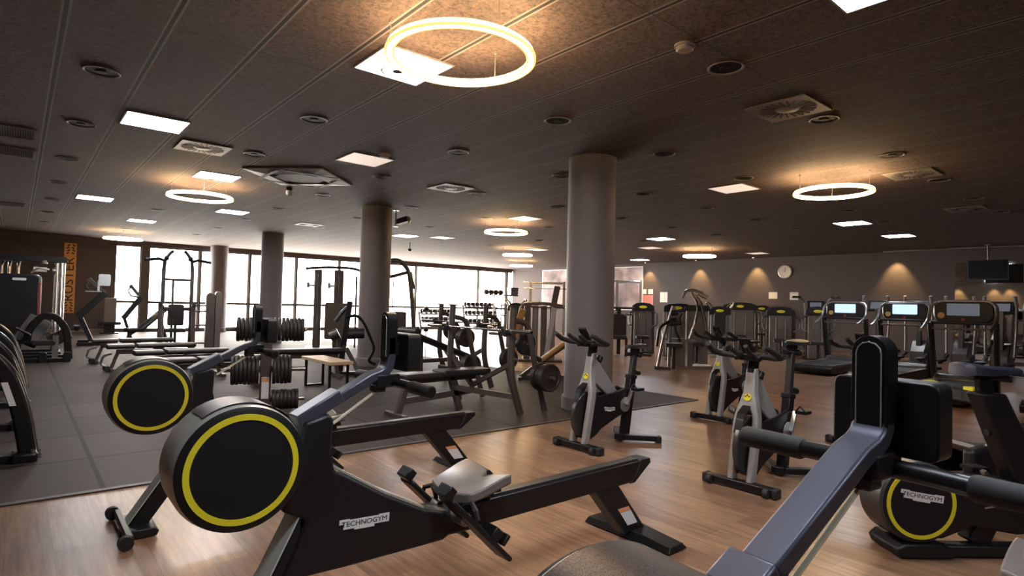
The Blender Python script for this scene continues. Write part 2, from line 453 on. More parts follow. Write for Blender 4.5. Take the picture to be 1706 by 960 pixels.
for q, lab in [((768, 93), 'largest glowing ring light, overlapping a white ceiling panel'),
               ((334, 328), 'warm glowing ring light over the gym benches at the left'),
               ((1388, 320), 'warm glowing ring light over the treadmills at the right'),
               ((843, 387), 'glowing ring light just left of the nearest column'),
               ((205, 398), 'far glowing ring light in front of the leftmost window'),
               ((862, 425), 'distant glowing ring light seen as a thin bar near the far windows'),
               ((868, 443), 'most distant glowing ring light, lowest thin bar above the windows'),
               ((1165, 427), 'glowing ring light before the wall of spotlights, seen as a warm bar')]:
    ring(at(*q, 2.97), lab)

# recessed downlights on their grid
dl_g = G().lathe([(.118, .0), (.130, -.001), (.14, -.006), (.134, -.011), (.122, -.009), (.114, .0)], seg=24, closed=True)
dl = thing('recessed_downlight', 'round unlit recessed ceiling downlight', 'downlight', (0, 0, 0), 0, 'unlit round downlights in the ceiling grid')
obj('trim_ring', dl_g, 'vent_frame', dl)
obj('lamp_cup', G().lathe([(0, -.0015), (.12, -.0015), (.12, -.0035), (0, -.0035)], seg=24, closed=False).lathe([(0, -.004), (.045, -.004), (.04, -.010), (0, -.012)], seg=12), 'screen_matte', dl)
first = True
for xi, x in enumerate((.48, 2.32, 4.16, 5.98, 7.88, 9.78, 11.65, 13.5)):
    for yi, y in enumerate((.6, 2.42, 4.28, 6.05, 8.08, 10.3, 12.65, 15.0, 17.5, 20.0)):
        v = Vector((x, y, CEIL))-CAM; zz = v.dot(FWD)
        if zz < .5: continue
        px = 853+F_PX*v.dot(RGT)/zz; pyy = 480-F_PX*v.dot(UPV)/zz
        if not (-10 < px < 1716 and -10 < pyy < 420): continue
        if any((x-c[0])**2+(y-c[1])**2 < .2 for c in ((5.6, 5.1), (5.52, 10.86), (5.66, 17.6))): continue
        if xi >= 3 and yi > 7: continue
        lab = 'round unlit recessed downlight in the dark ceiling'
        if first: dl.location = (x, y, CEIL); dl['label'] = lab; first = False
        else: dup(dl, (x, y, CEIL), 0, lab)

def swirl(p, label, g_):
    t = thing('swirl_vent', label, 'ceiling vent', (p.x, p.y, CEIL), 0, g_)
    obj('plate', G().box((0, 0, -.006), (.57, .57, .012)), 'vent_frame', t, bevel=.004)
    for k in range(22):
        a = 2*PI*k/22
        gg = G().box((.175, 0, -.0135), (.13, .017, .004)); gg.xf(Matrix.Rotation(a, 4, 'Z') @ Matrix.Translation((0, .03, 0)))
        obj('slot', gg, 'grille_dark', t)
    obj('hub', G().lathe([(0, -.02), (.08, -.018), (.095, -.012)], seg=24), 'vent_frame', t)
for q, lab in [((338, 246), 'square ceiling vent with radial slots next to the upper left bright panel'),
               ((751, 313), 'square ceiling vent with radial slots between the two front columns'),
               ((1312, 181), 'dark square vent with radial slots, largest and nearest at the right'),
               ((1520, 290), 'square radial-slot vent in the ceiling right of the right-hand ring light'),
               ((515, 374), 'pale far square ceiling vent between the two columns at the left'),
               ((1610, 348), 'faint far radial-slot ceiling vent nearest the right edge')]:
    swirl(at(*q, CEIL), lab, 'square ceiling vents with radial slots')
p = at(500, 294, CEIL)
t = thing('air_conditioning_cassette', 'square ceiling air conditioning cassette with a recessed grey grille', 'air conditioner', (p.x, p.y, CEIL))
g = G().lathe([(.36*1.414, -.05), (.60*1.414, -.018), (.60*1.414, 0), (.36*1.414, 0)], seg=4, closed=True); g.xf(Matrix.Rotation(PI/4, 4, 'Z'))
obj('casing', g, 'vent_frame', t, smooth=10)
g = G()
for k in range(14): g.box((0, -.3+k*.046, -.034), (.66, .02, .008))
obj('intake_grille', g, 'vent_frame', t)
obj('filter', G().box((0, 0, -.018), (.70, .70, .012)), 'grille_dark', t)
for s, (sx, sy) in enumerate(((1, 0), (-1, 0), (0, 1), (0, -1))):
    obj('air_flap', G().box((sx*.475, sy*.475, -.048), (.05 if sx else .8, .05 if sy else .8, .008), ), 'grille_dark', t)
for q, lab in [((22, 219), 'slatted rectangular ceiling grille at the left edge, nearer one'), ((25, 252), 'slatted rectangular ceiling grille at the left edge, further of the front pair'), ((20, 340), 'faint slatted ceiling grille far along the left edge')]:
    p = at(*q, CEIL)
    t = thing('return_air_grille', lab, 'ceiling vent', (p.x-.05, p.y, CEIL), 0, 'slatted air grilles on the left of the ceiling')
    g = G()
    for s in (-1, 1): g.box((s*.25, 0, -.008), (.03, .6, .016)).box((0, s*.285, -.008), (.47, .03, .016))
    obj('frame', g, 'vent_frame', t)
    g = G()
    for k in range(20): g.box((-.22+k*.0232, 0, -.006), (.01, .54, .01))
    obj('slats', g, 'vent_frame', t)
    obj('duct', G().box((0, 0, -.0015), (.48, .55, .002)), 'grille_dark', t)
for q, lab in [((1141, 75), 'white round smoke detector on the ceiling right of the big ring'), ((641, 257), 'round smoke detector behind the pale panel near the air conditioner')]:
    p = at(*q, CEIL)
    t = thing('smoke_detector', lab, 'smoke detector', (p.x, p.y, CEIL))
    obj('base', G().lathe([(0, 0), (.075, 0), (.075, -.015), (0, -.015)], seg=28), 'diffuser', t)
    obj('head', G().lathe([(.06, -.015), (.062, -.035), (.05, -.045), (0, -.047)], seg=28), 'diffuser', t)
p = at(482, 312, CEIL)
t = thing('dome_camera', 'small white dome camera hanging under the ceiling by the air conditioner', 'security camera', (p.x, p.y, CEIL))
obj('mount', G().lathe([(0, 0), (.05, 0), (.05, -.05), (.035, -.06), (0, -.06)], seg=20), 'screen_off', t)
obj('dome', G().lathe([(.05, -.06), (.055, -.1), (.04, -.135), (0, -.15)], seg=20), 'white_plastic', t)
p = at(660, 350, CEIL)
t = thing('bullet_camera', 'dark box security camera on a drop bracket beside the second column', 'security camera', (p.x, p.y, CEIL), .6)
obj('bracket', G().cyl((0, 0, 0), (0, 0, -.34), .015, seg=8).box((0, 0, -.008), (.1, .1, .016)).box((0, 0, -.34), (.14, .05, .02)), 'steel', t)
obj('body', G().box((.14, -.1, -.2), (.16, .26, .11), Matrix.Rotation(-.25, 3, 'X')), 'dark_steel', t, bevel=.008)
obj('lens', G().cyl((.14, -.23, -.235), (.14, -.26, -.24), .035, seg=14), 'screen_off', t)
p = at(683, 404, CEIL)
t = thing('hanging_sensor', 'tiny dark sensor hanging from the ceiling near the far windows', 'sensor', (p.x, p.y, CEIL))
obj('rod', G().cyl((0, 0, 0), (0, 0, -.2), .012, seg=6), 'dark_steel', t)
obj('head', G().lathe([(0, -.2), (.05, -.2), (.06, -.26), (0, -.3)], seg=12), 'screen_off', t)

# ------------------------------------------------------------------ right-hand wall
def wall_spot(y, label, side=1):
    x = XR-.32 if side > 0 else XL+.32
    t = thing('wall_spotlight', label, 'spotlight', (x, y, CEIL), 0, 'small spotlights washing the %s wall' % ('right' if side > 0 else 'left'))
    obj('trim_ring', G().lathe([(.035, 0), (.05, -.002), (.05, -.012), (.035, -.008)], seg=20, closed=True), 'vent_frame', t)
    obj('lens', G().lathe([(0, -.004), (.034, -.004), (.03, -.008), (0, -.009)], seg=16), 'spot_lens', t)
    l = bpy.data.lights.new('spot', 'SPOT'); l.energy = 55; l.color = (1., .66, .26); l.spot_size = math.radians(68); l.spot_blend = .7; l.shadow_soft_size = .03
    o = bpy.data.objects.new('spot', l); COL.objects.link(o); o.location = (x, y, CEIL-.03); o.rotation_euler = (0, math.radians(-14*side), 0)
for px, lab in [(1083, 'ceiling spotlight throwing a warm cone next to the mural'), (1167, 'ceiling spotlight throwing a warm cone above the far weight machines'),
                (1262, 'ceiling spotlight throwing a warm cone left of the wall clock'), (1495, 'ceiling spotlight throwing a warm cone right of the wall clock, above the treadmills')]:
    wall_spot(on_x(px, 440, XR).y, lab)
for y, lab in ((9.7, 'spotlight on the left wall seen in the mirror, furthest of three'), (8.0, 'spotlight on the left wall seen in the mirror, middle of three'), (7.3, 'spotlight on the left wall seen in the mirror, nearest of three')):
    wall_spot(y, lab, -1)
p = on_x(1308, 453, XR)
t = thing('wall_clock', 'round white wall clock high on the brown wall', 'clock', (XR, p.y, p.z), 0)
obj('rim', G().lathe([(.20, 0), (.235, .005), (.235, .04), (.205, .045)], (0, 0, 0), (-1, 0, 0), 36), 'silver', t)
obj('dial', G().lathe([(0, .03), (.205, .03), (.205, .02), (0, .02)], (0, 0, 0), (-1, 0, 0), 36), 'paper', t)
obj('clock_hand', G().bar((-.034, 0, 0), (-.034, .08, .07), .012, .004), 'ink', t)
obj('clock_hand', G().bar((-.036, 0, 0), (-.036, -.03, .15), .01, .004), 'ink', t)
a, b_ = on_x(905, 447, XR), on_x(1070, 515, XR)
t = thing('wall_mural', 'large pink and grey wall picture behind the nearest column', 'picture', (XR, (a.y+b_.y)/2, 2.12))
obj('print', G().box((-.012, 0, 0), (.024, a.y-b_.y, 1.85)), 'mural', t)
g = G()
for s in (-1, 1): g.box((-.014, s*(a.y-b_.y)/2, 0), (.03, .05, 1.9)).box((-.014, 0, s*.93), (.03, a.y-b_.y, .04))
obj('edge_strip', g, 'label_white', t)
for (x0, y0, x1, y1, m, lab) in [(1069, 482, 1077, 490, 'paper', 'small white notice beside the mural, left of a pair'), (1080, 482, 1088, 490, 'paper', 'small white notice beside the mural, right of a pair'),
                           (1069, 492, 1088, 508, 'red_paper', 'red poster under two small white notices'), (1100, 487, 1112, 504, 'paper', 'single cream notice on the wall right of the red poster'),
                           (1281, 487, 1295, 498, 'paper', 'pale notice on the wall above the middle weight machines'), (1316, 487, 1330, 500, 'paper', 'second pale notice on the wall below the clock')]:
    a, b_ = on_x(x0, y0, XR), on_x(x1, y1, XR)
    t = thing('wall_notice', lab, 'notice', (XR, (a.y+b_.y)/2, (a.z+b_.z)/2))
    obj('sheet', G().box((-.006, 0, 0), (.004, a.y-b_.y, a.z-b_.z)), m, t)
    obj('backing', G().box((-.002, 0, 0), (.004, a.y-b_.y+.02, a.z-b_.z+.02)), 'dark_steel', t)
# mirror wall and television
m0 = on_x(1590, 470, XR).y
t = thing('wall_mirror', 'tall wall mirror reflecting warm lights behind the treadmills', 'mirror', (XR, (m0-1.6)/2, 1.45))
obj('mirror_glass', G().box((-.011, 0, 0), (.01, m0+1.6, 2.7)), 'mirror', t)
g = G().box((-.012, 0, 1.37), (.024, m0+1.64, .04)).box((-.012, 0, -1.37), (.024, m0+1.64, .04)).box((-.012, (m0+1.6)/2, 0), (.024, .03, 2.7)).box((-.012, -(m0+1.6)/2, 0), (.024, .03, 2.7))
obj('frame', g, 'dark_steel', t)
a, b_ = on_x(1612, 434, XR-1.0), on_x(1680, 466, XR-1.0)
t = thing('television', 'black switched-off television hung from the ceiling before the mirror', 'television', (XR-1.0, (a.y+b_.y)/2, (a.z+b_.z)/2))
w_, h_ = a.y-b_.y, a.z-b_.z
obj('cabinet', G().box((.03, 0, 0), (.06, w_, h_)), 'black_plastic', t, bevel=.008)
obj('screen', G().box((-.002, 0, .005), (.004, w_-.03, h_-.05)), 'screen_matte', t)
obj('ceiling_mount', G().cyl((.04, 0, h_/2), (.04, 0, CEIL-t.location.z), .025, seg=10).box((.04, 0, CEIL-t.location.z-.01), (.16, .16, .02)), 'steel', t)
t = tag(obj('ceiling_pipe', G().cyl((XR-.9, -1.5, CEIL-.06), (XR-.9, 6.2, CEIL-.06), .025, seg=10).box((XR-.9, 0, CEIL-.03), (.04, .04, .06)).box((XR-.9, 5, CEIL-.03), (.04, .04, .06)).box((XR-.9, 2.6, CEIL-.03), (.04, .04, .06)), 'steel'), 'thin metal pipe along the ceiling above the television', 'pipe')
# sign on the back wall
t = thing('wooden_sign', 'tall orange wooden board with dark lettering running up the back wall', 'sign', (1.305, YB, 1.80))
obj('board', G().box((0, -.02, 0), (.33, .04, 2.30)), 'sign_wood', t)
letters('RUSTER', .42, .004, Matrix.Translation((0, -.043, -.05)) @ Matrix.Rotation(PI/2, 4, 'X') @ Matrix.Rotation(PI/2, 4, 'Z') @ Matrix.Scale(.86, 4, (0, 1, 0)), 'lettering', 'ink', t)
for s in (-1, 1):
    for k in range(4):
        for q in (-1, 1): obj('carved_mark', G().box((q*.07+.02*(k % 2), -.043, s*(.82+k*.085)), (.08, .006, .04), Matrix.Rotation(.6*q, 3, 'Y')), 'ink', t)
# ------------------------------------------------------------------ rowing machines
def logo_plate(parent, c, size, mtx, m_plate='label_white', text='TECHNOGYM'):
    """white label with the maker's lettering; mtx turns (x right, y up, z out) into place"""
    w, h = size
    pts = [(-w/2, h*.10), (-w/2, h*.5), (-w*.30, h*.5), (-w*.3, h*.42), (w*.28, h*.42), (w*.28, h*.5), (w/2, h*.5), (w/2, -h*.28), (w*.2, -h*.28), (w*.2, -h*.5), (-w*.2, -h*.5), (-w*.2, -h*.36), (-w*.42, -h*.36), (-w*.42, h*.1)]
    g = G(); g.prism(pts, 0, .0025); g.xf(mtx @ Matrix(((1, 0, 0, 0), (0, 0, 1, 0), (0, 1, 0, 0), (0, 0, 0, 1))))
    o = obj('logo_plate', g, m_plate, parent)
    letters(text, h*.62, .0006, mtx @ Matrix.Translation((0, h*.06, .003)) @ Matrix.Scale(w/(h*.62*6.3)*.92, 4, (1, 0, 0)), 'lettering', 'ink', o)
    return o
X0 = .585
def make_rower(loc, rz, label, seat_x=1.59, arm_len=0., plate=.945):
    f = lambda pts: [(x-X0, z) for x, z in pts]
    t = thing('rowing_machine', label, 'rowing machine', loc, rz, 'rowing machines in a row')
    c = (0, 0, .742); R = .208
    ax = (0, -1, 0)
    hs = obj('flywheel_housing', G().lathe([(R-.012, -.1), (R, -.085), (R+.002, .05), (R-.004, .088), (R-.012, .1)], c, ax, 72), 'rim_grey', t)
    obj('side_cover', G().lathe([(0, .104), (R-.016, .104), (R-.007, .1), (R-.009, .085), (0, .085)], c, ax, 72), 'black_plastic', t)
    obj('side_cover', G().lathe([(0, -.104), (R-.016, -.104), (R-.007, -.1), (R-.009, -.085), (0, -.085)], c, ax, 72), 'black_plastic', t)
    for s in (1, -1):
        o = obj('yellow_ring', G().lathe([(.159, s*.103), (.159, s*.1085), (.178, s*.1085), (.178, s*.103)], c, ax, 72, True), 'yellow', t, label='bright yellow ring' )
        obj('inner_disc', G().lathe([(0, s*.106), (.157, s*.106), (.159, s*.1035), (0, s*.1035)], c, ax, 72), 'face_black', o)
    # ventilated band over the top of the rim
    g = G(); K = 30
    a0, a1 = math.radians(40), math.radians(125)
    for i in range(K):
        q0, q1 = a0+(a1-a0)*i/K, a0+(a1-a0)*(i+1)/K; r_ = R+.0045
        vs = [(r_*math.cos(q), y, .742+r_*math.sin(q)) for q in (q0, q1) for y in (-.078, .078)]
        g._add(vs, [(0, 1, 3, 2)])
    bmesh.ops.remove_doubles(g.bm, verts=g.bm.verts, dist=1e-5)
    obj('vent_mesh', g, 'rim_mesh', hs)
    # body shell: neck box, big triangular side, fairing down to the rail
    body = G().prism(f([(.74, .62), (.80, .86), (.89, .885), (.908, .86), (.902, .742), (.918, .672), (.955, .655), (1.13, .545), (1.31, .452), (1.44, .415), (1.60, .405), (1.66, .312), (1.43, .318), (1.40, .305), (.96, .308), (.755, .315), (.735, .335), (.815, .512), (.73, .56)]), -.062, .062)
    bd = obj('body_shell', body, 'black_plastic', t, bevel=.012)
    g = G().strap(f([(.955, .661), (1.13, .551), (1.31, .458)]), .008, -.05, .05)
    obj('top_trim', g, 'rim_grey', bd, label='light grey trim along the sloping top edge')
    logo_plate(t, None, (.205, .042), Matrix.Translation((1.04-X0, -.0635, .462)) @ Matrix.Rotation(math.radians(3), 4, 'Y') @ Matrix.Rotation(PI/2, 4, 'X'))
    # front leg with its wheeled foot
    leg = G().prism(f([(.80, .53), (.70, .335), (.505, .045), (.60, .045), (.80, .33)]), -.056, .056)
    lg = obj('front_leg', leg, 'black_plastic', t, bevel=.006)
    obj('front_panel', G().strap(f([(.80, .545), (.694, .338), (.497, .047)]), .006, -.055, .055), 'panel_grey', lg, label='light grey strip on its front edge')
    ft = obj('front_foot', G().prism(f([(.485, .004), (.475, .035), (.50, .052), (.62, .05), (.64, .03), (.63, .004)]), -.15, .15).bar((.49-X0, -.25, .045), (.49-X0, .25, .045), .035, .035), 'black_plastic', t, bevel=.006)
    for s in (-1, 1):
        obj('transport_wheel', G().cyl((.47-X0, s*.25, .037), (.47-X0, s*.285, .037), .036, seg=20).cyl((.47-X0, s*.245, .037), (.47-X0, s*.29, .037), .012, seg=10), 'rubber', ft)
    # strap-shaped arm and its upright
    al = arm_len
    path = [(.80, .872), (.97, .935)]
    bend = [(1.115+al, 1.012+al*.55), (1.135+al, 1.025+al*.55), (1.147+al, 1.042+al*.55), (1.152+al, 1.065+al*.55), (1.152+al, 1.16)]
    arm = obj('arm', G().strap(f([(.86, .886), (1.07+al, .998+al*.55)] + bend), .036, -.033, .033), 'blue_sheen_black', t, bevel=.006)
    g = G().rbox((1.152+al-X0, 0, 1.157), (.042, .066, .20), .033, 'x', 8)
    up = obj('upright_head', g, 'black_metal', t, bevel=.006)
    g = G().rbox((1.1295+al-X0, 0, 1.160), (.003, .044, .172), .022, 'x', 8)
    obj('inset_panel', g, 'black_gloss', up)
    pth = [(1.1285+al-X0, -.023, 1.08), (1.1285+al-X0, -.023, 1.222)] + [(1.1285+al-X0, -.023*math.cos(q), 1.222+.023*math.sin(q)) for q in (.5, 1., 1.57, 2.1, 2.6)] + [(1.1285+al-X0, .023, 1.222), (1.1285+al-X0, .023, 1.08)]
    obj('inset_edge', G().tube(pth, .0016, 5), 'rim_grey', up)
    obj('arm_base_plate', G().strap(f([(.785, .858), (plate, .858+(plate-.785)*.534)]), .05, -.043, .043), 'blue_sheen_black', t, bevel=.006)
    ds = obj('display', G().rbox((1.215+al-X0, 0, 1.097), (.06, .195, .148), .018, 'x', 4), 'black_plastic', t, bevel=.004)
    obj('screen', G().box((1.2465+al-X0, 0, 1.1), (.003, .155, .10)), 'screen_off', ds)
    obj('display_joint', G().cyl((1.17+al-X0, -.03, 1.11), (1.17+al-X0, .03, 1.11), .03, seg=14), 'black_metal', t)
    # handle parked under the arm
    hx, hz = 1.17+al-X0, .975+al*.4
    hd = obj('handle', G().tube([(hx, -.30, hz-.006), (hx, -.1, hz), (hx, .1, hz), (hx, .30, hz-.006)], .0185, 16), 'black_metal', t)
    for s in (-1, 1):
        obj('grip', G().lathe([(0, 0), (.02, 0), (.0235, .006), (.0235, .142), (.021, .147), (0, .148)], (hx, s*.152, hz-.002), (0, s, 0), 20), 'rubber', hd)
    obj('handle_cradle', G().box((hx-.03, 0, hz+.01), (.10, .07, .05)).box((hx-.06, 0, hz-.02), (.05, .05, .03)), 'black_plastic', t, bevel=.006)
    obj('pull_cord', G().tube([(.93-X0, 0, .835), (hx-.05, 0, hz-.02)], .006, 6), 'cord', t, label='pale woven pull cord')
    # rail, rear leg, rear foot
    rl = obj('rail', G().prism(f([(1.40, .315), (1.40, .415), (1.60, .425), (2.80, .432), (2.805, .405), (2.66, .322)]), -.048, .048), 'black_metal', t, bevel=.006)
    obj('rail_track', G().box((2.10-X0, 0, .4325), (1.28, .055, .012), Matrix.Rotation(-.006, 3, 'Y')), 'dark_steel', rl, bevel=.003)
    obj('end_cap', G().prism(f([(2.74, .437), (2.825, .437), (2.832, .41), (2.69, .318), (2.65, .318), (2.70, .36)]), -.05, .05), 'black_plastic', rl, bevel=.004)
    rg = obj('rear_leg', G().prism(f([(2.36, .335), (2.55, .335), (2.80, .045), (2.62, .045)]), -.042, .042), 'black_plastic', t, bevel=.006)
    g = G().prism(f([(2.575, .17), (2.665, .17), (2.725, .09), (2.64, .09)]), -.044, -.0425)
    st = obj('warning_label', g, 'label_white', rg, label='white warning sticker')
    obj('warning_band', G().prism(f([(2.553, .195), (2.645, .195), (2.663, .172), (2.573, .172)]), -.044, -.0425), 'label_orange', st, label='orange top band')
    g = G(); g._add([(2.66-X0, -.30, .006), (2.83-X0, -.30, .006), (2.83-X0, .30, .006), (2.66-X0, .30, .006), (2.69-X0, -.29, .036), (2.80-X0, -.29, .036), (2.80-X0, .29, .036), (2.69-X0, .29, .036), (2.68-X0, 0, .055), (2.82-X0, 0, .055)],
         [(3, 2, 1, 0), (0, 1, 5, 4), (2, 3, 7, 6), (1, 2, 6, 9, 5), (3, 0, 4, 8, 7), (4, 5, 9, 8), (6, 7, 8, 9)])
    rf = obj('rear_foot', g, 'black_plastic', t, bevel=.004)
    for s in (-1, 1): obj('foot_pad', G().cyl((2.745-X0, s*.27, 0), (2.745-X0, s*.27, .01), .025, seg=12), 'rubber', rf)
    # seat: dished pad with a notch at the rear
    sx = seat_x-X0; g = G(); NX, NY = 12, 14; vv = []
    for i in range(NX+1):
        row = []
        for j in range(NY+1):
            u, v = i/NX, j/NY*2-1
            depth_f = 1-.22*abs(v)**3
            x = sx-.15+.02*v*v*1.5+u*(.27*depth_f - .075*max(0, 1-abs(v)/.28)) ; y = v*.165*(1-.12*(1-u)**2)
            z = .505+.045*abs(v)**1.3*(.3+.7*u) - .012*math.cos(PI*u)
            row.append(g.bm.verts.new((x, y, z)))
        vv.append(row)
    for i in range(NX):
        for j in range(NY): g.bm.faces.new((vv[i][j], vv[i+1][j], vv[i+1][j+1], vv[i][j+1]))
    r = bmesh.ops.extrude_face_region(g.bm, geom=list(g.bm.faces))
    bmesh.ops.translate(g.bm, verts=[e for e in r['geom'] if isinstance(e, bmesh.types.BMVert)], vec=(0, 0, -.045))
    seat = obj('seat', g, 'seat_grey', t, bevel=.010, smooth=50)
    obj('seat_carriage', G().box((sx-.02, 0, .452), (.20, .12, .03)).box((sx-.02, 0, .478), (.22, .2, .022)), 'black_plastic', seat, bevel=.004)
    # foot rests either side of the shell
    for s in (-1, 1):
        y = s*.155
        d = Vector((.335, 0, -.33)).normalized()
        p0 = Vector((1.345-X0, y, .515)); p1 = p0+d*.44
        fr = obj('footrest', G().bar(p0, p1, .105, .022, (d.z*-1, 0, d.x)), 'black_plastic', t, bevel=.008)
        nrm = Vector((-d.z, 0, d.x))
        mid = p0+d*.14+nrm*.03
        obj('foot_strap', G().tube([mid+Vector((0, -.058, -.02)), mid+Vector((0, -.045, .012)), mid+Vector((.012, 0, .03)), mid+Vector((0, .045, .012)), mid+Vector((0, .058, -.02))], .010, 6), 'rubber', fr)
        hq = p0+d*.30+nrm*.035
        obj('heel_cup', G().bar(hq+Vector((0, -.045, 0)), hq+Vector((0, .045, 0)), .05, .05, nrm).bar(p0+d*.36+nrm*.02, p0+d*.36+nrm*.07, .09, .02, d), 'black_plastic', fr, bevel=.005)
        obj('toe_block', G().bar(p0-d*.02+nrm*.02+Vector((0, -.04, 0)), p0-d*.02+nrm*.02+Vector((0, .04, 0)), .04, .05, nrm), 'black_metal', fr, bevel=.005)
        obj('footrest_axle', G().cyl((1.46-X0, s*.055, .40), (1.46-X0, s*.14, .40), .028, seg=12), 'silver', fr)
    return t
rower1 = make_rower((X0, 2.13, 0), 0, 'nearest whole black rowing machine with a yellow ring on its flywheel, complete in view')
rower2 = make_rower((X0, 3.82, 0), 0, 'second black rowing machine standing behind the first, partly hidden by it')
rower3 = make_rower((.655, .50, 0), math.radians(-7), 'closest rowing machine, seen from above its arm and handle at the bottom right', seat_x=2.45, plate=.85, arm_len=.07)

# ------------------------------------------------------------------ indoor cycles
def make_bike(sz=0.):
    t = thing('indoor_cycle', '', 'exercise bike', (0, 0, 0), 0, 'grey and black indoor cycles on the wood floor')
    hz = -.055
    ff = obj('front_foot', G().bar((0, -.255, .04), (0, .255, .04), .075, .055), 'black_metal', t, bevel=.008)
    for s in (-1, 1):
        obj('foot_cap', G().bar((0, s*.25, .036), (0, s*.285, .036), .082, .066), 'rubber', ff, bevel=.008)
        obj('transport_wheel', G().cyl((-.045, s*.2, .035), (-.045, s*.235, .035), .032, seg=16), 'rubber', ff)
    # fork: one arched piece round the wheel that narrows into the head tube
    out = [(-.098, .06), (-.098, .46), (-.088, .54), (-.06, .63), (-.042, .70), (-.036, .87)]
    inn = [(-.048, .06), (-.048, .50)] + [(-.048*math.cos(q), .50+.075*math.sin(q)) for q in (.5, 1., 1.57, 2.14, 2.64)] + [(.048, .50), (.048, .06)]
    pts = out + [(-y, z) for y, z in out[::-1]] + inn[::-1]
    g = G().prism(pts, -.036, .036)
    g.xf(Matrix(((0, 1, .19, .005), (1, 0, 0, 0), (0, 0, 1, 0), (0, 0, 0, 1))))
    fk = obj('fork', g, 'bike_grey', t, bevel=.012)
    bd = obj('badge', G().cyl((.112, 0, .655), (.088, 0, .66), .028, seg=20), 'yellow', fk)
    for k in range(5): obj('badge_mark', G().cyl((.0905, .016*math.sin(k*1.2566), .66+.016*math.cos(k*1.2566)), (.0865, .016*math.sin(k*1.2566), .661+.016*math.cos(k*1.2566)), .0055, seg=8), 'ink', bd)
    obj('frame_beam', G().prism([(.12, .80), (.18, .83), (.24, .78), (.56, .44), (.64, .42), (.64, .33), (.50, .37), (.10, .66)], -.030, .030), 'bike_grey', t, bevel=.01)
    # flywheel in the fork
    fw = obj('flywheel', G().lathe([(0, -.012), (.18, -.012), (.21, -.02), (.218, -.014), (.218, .014), (.21, .02), (.18, .012), (0, .012)], (.13, 0, .30), (0, 1, 0), 48), 'dark_steel', t)
    obj('hub', G().cyl((.13, -.045, .30), (.13, .045, .30), .03, seg=16), 'black_metal', fw)
    obj('splash_guard', G().prism([(-.02, .50), (-.05, .41), (-.045, .42), (.0, .55), (.085, .60), (.16, .56), (.15, .55), (.085, .585), (.0, .535)], -.03, .03), 'black_plastic', t)
    # chain guards both sides
    for s in (-1, 1):
        cg = obj('chain_guard', G().prism([(.09, .47), (.40, .49), (.60, .53), (.68, .50), (.69, .40), (.64, .31), (.44, .25), (.20, .16), (.09, .09), (.03, .10), (.02, .2), (.045, .40)], s*.075, s*.045), 'black_plastic', t, bevel=.008)
        mt = Matrix.Translation((.34, s*.0765, .345)) @ (Matrix.Rotation(PI, 4, 'Z') if s > 0 else Matrix()) @ Matrix.Rotation(math.radians(-6)*s, 4, 'Y') @ Matrix.Rotation(PI/2, 4, 'X')
        if s < 0: logo_plate(cg, None, (.15, .04), mt)
        cr = obj('crank', G().cyl((.56, s*.078, .37), (.56, s*.088, .37), .07, seg=28).bar((.56, s*.105, .37), (.56+.16*.5*(-s), s*.105, .37+.15*(-s)), .02, .035, (0, 1, 0)), 'silver', t, bevel=.003)
        px_, pz = .56+.08*(-s), .37+.15*(-s)
        obj('pedal', G().box((px_, s*.165, pz), (.10, .085, .026)).cyl((px_, s*.105, pz), (px_, s*.17, pz), .012, seg=8).tube([(px_-.05, s*.13, pz+.01), (px_-.06, s*.165, pz+.05), (px_-.05, s*.2, pz+.01)], .006, 5), 'black_plastic', cr, bevel=.003)
    # seat tube, sliding post, saddle
    obj('seat_tube', G().bar((.65, 0, .03), (.745, 0, .62), .07, .085, (1, 0, 0)), 'black_metal', t, bevel=.008)
    pt = obj('seat_post', G().bar((.74, 0, .58), (.785, 0, .86+sz), .048, .062, (1, 0, 0)), 'dark_steel', t, bevel=.005)
    obj('post_collar', G().bar((.742, 0, .60), (.747, 0, .635), .08, .095, (1, 0, 0)), 'black_plastic', pt, bevel=.005)
    obj('adjust_knob', G().cyl((.78, -.02, .66), (.84, -.02, .65), .026, seg=12), 'black_plastic', pt)
    obj('seat_slider', G().box((.79, 0, .875+sz), (.22, .045, .035)).cyl((.81, -.07, .86+sz), (.81, .07, .86+sz), .02, seg=10).box((.80, 0, .915+sz), (.08, .06, .05)), 'black_metal', t, bevel=.005)
    # saddle, nose to the front
    g = G(); rows = []
    for u, hw, z in ((0, .012, .948), (.06, .026, .962), (.2, .032, .962), (.4, .042, .958), (.6, .078, .956), (.8, .108, .96), (.93, .10, .966), (1, .055, .96)):
        x = .655+.27*u; row = []
        for q in range(9):
            a = PI*q/8; row.append(g.bm.verts.new((x, -hw*math.cos(a), sz+(z-.022+.03*math.sin(a)**.7 if 0 < q < 8 else z-.03))))
        rows.append(row)
    for i in range(len(rows)-1):
        for q in range(8): g.bm.faces.new((rows[i][q], rows[i+1][q], rows[i+1][q+1], rows[i][q+1]))
        g.bm.faces.new((rows[i][0], rows[i][8], rows[i+1][8], rows[i+1][0]))
    g.bm.faces.new(rows[0]); g.bm.faces.new(rows[-1][::-1])
    obj('saddle', g, 'leather', t)
    # rear foot: bars splaying from the seat tube
    rf = obj('rear_foot', G().bar((.60, 0, .045), (.86, -.25, .04), .07, .05).bar((.60, 0, .045), (.86, .25, .04), .07, .05).box((.62, 0, .045), (.11, .10, .06)), 'black_metal', t, bevel=.007)
    for s in (-1, 1): obj('foot_cap', G().bar((.845, s*.235, .034), (.88, s*.27, .034), .078, .06), 'rubber', rf, bevel=.006)
    # stem, tension knob, handlebar
    st = obj('stem', G().bar((.16, 0, .83), (.185, 0, 1.0+hz), .055, .07, (1, 0, 0)), 'black_metal', t, bevel=.006)
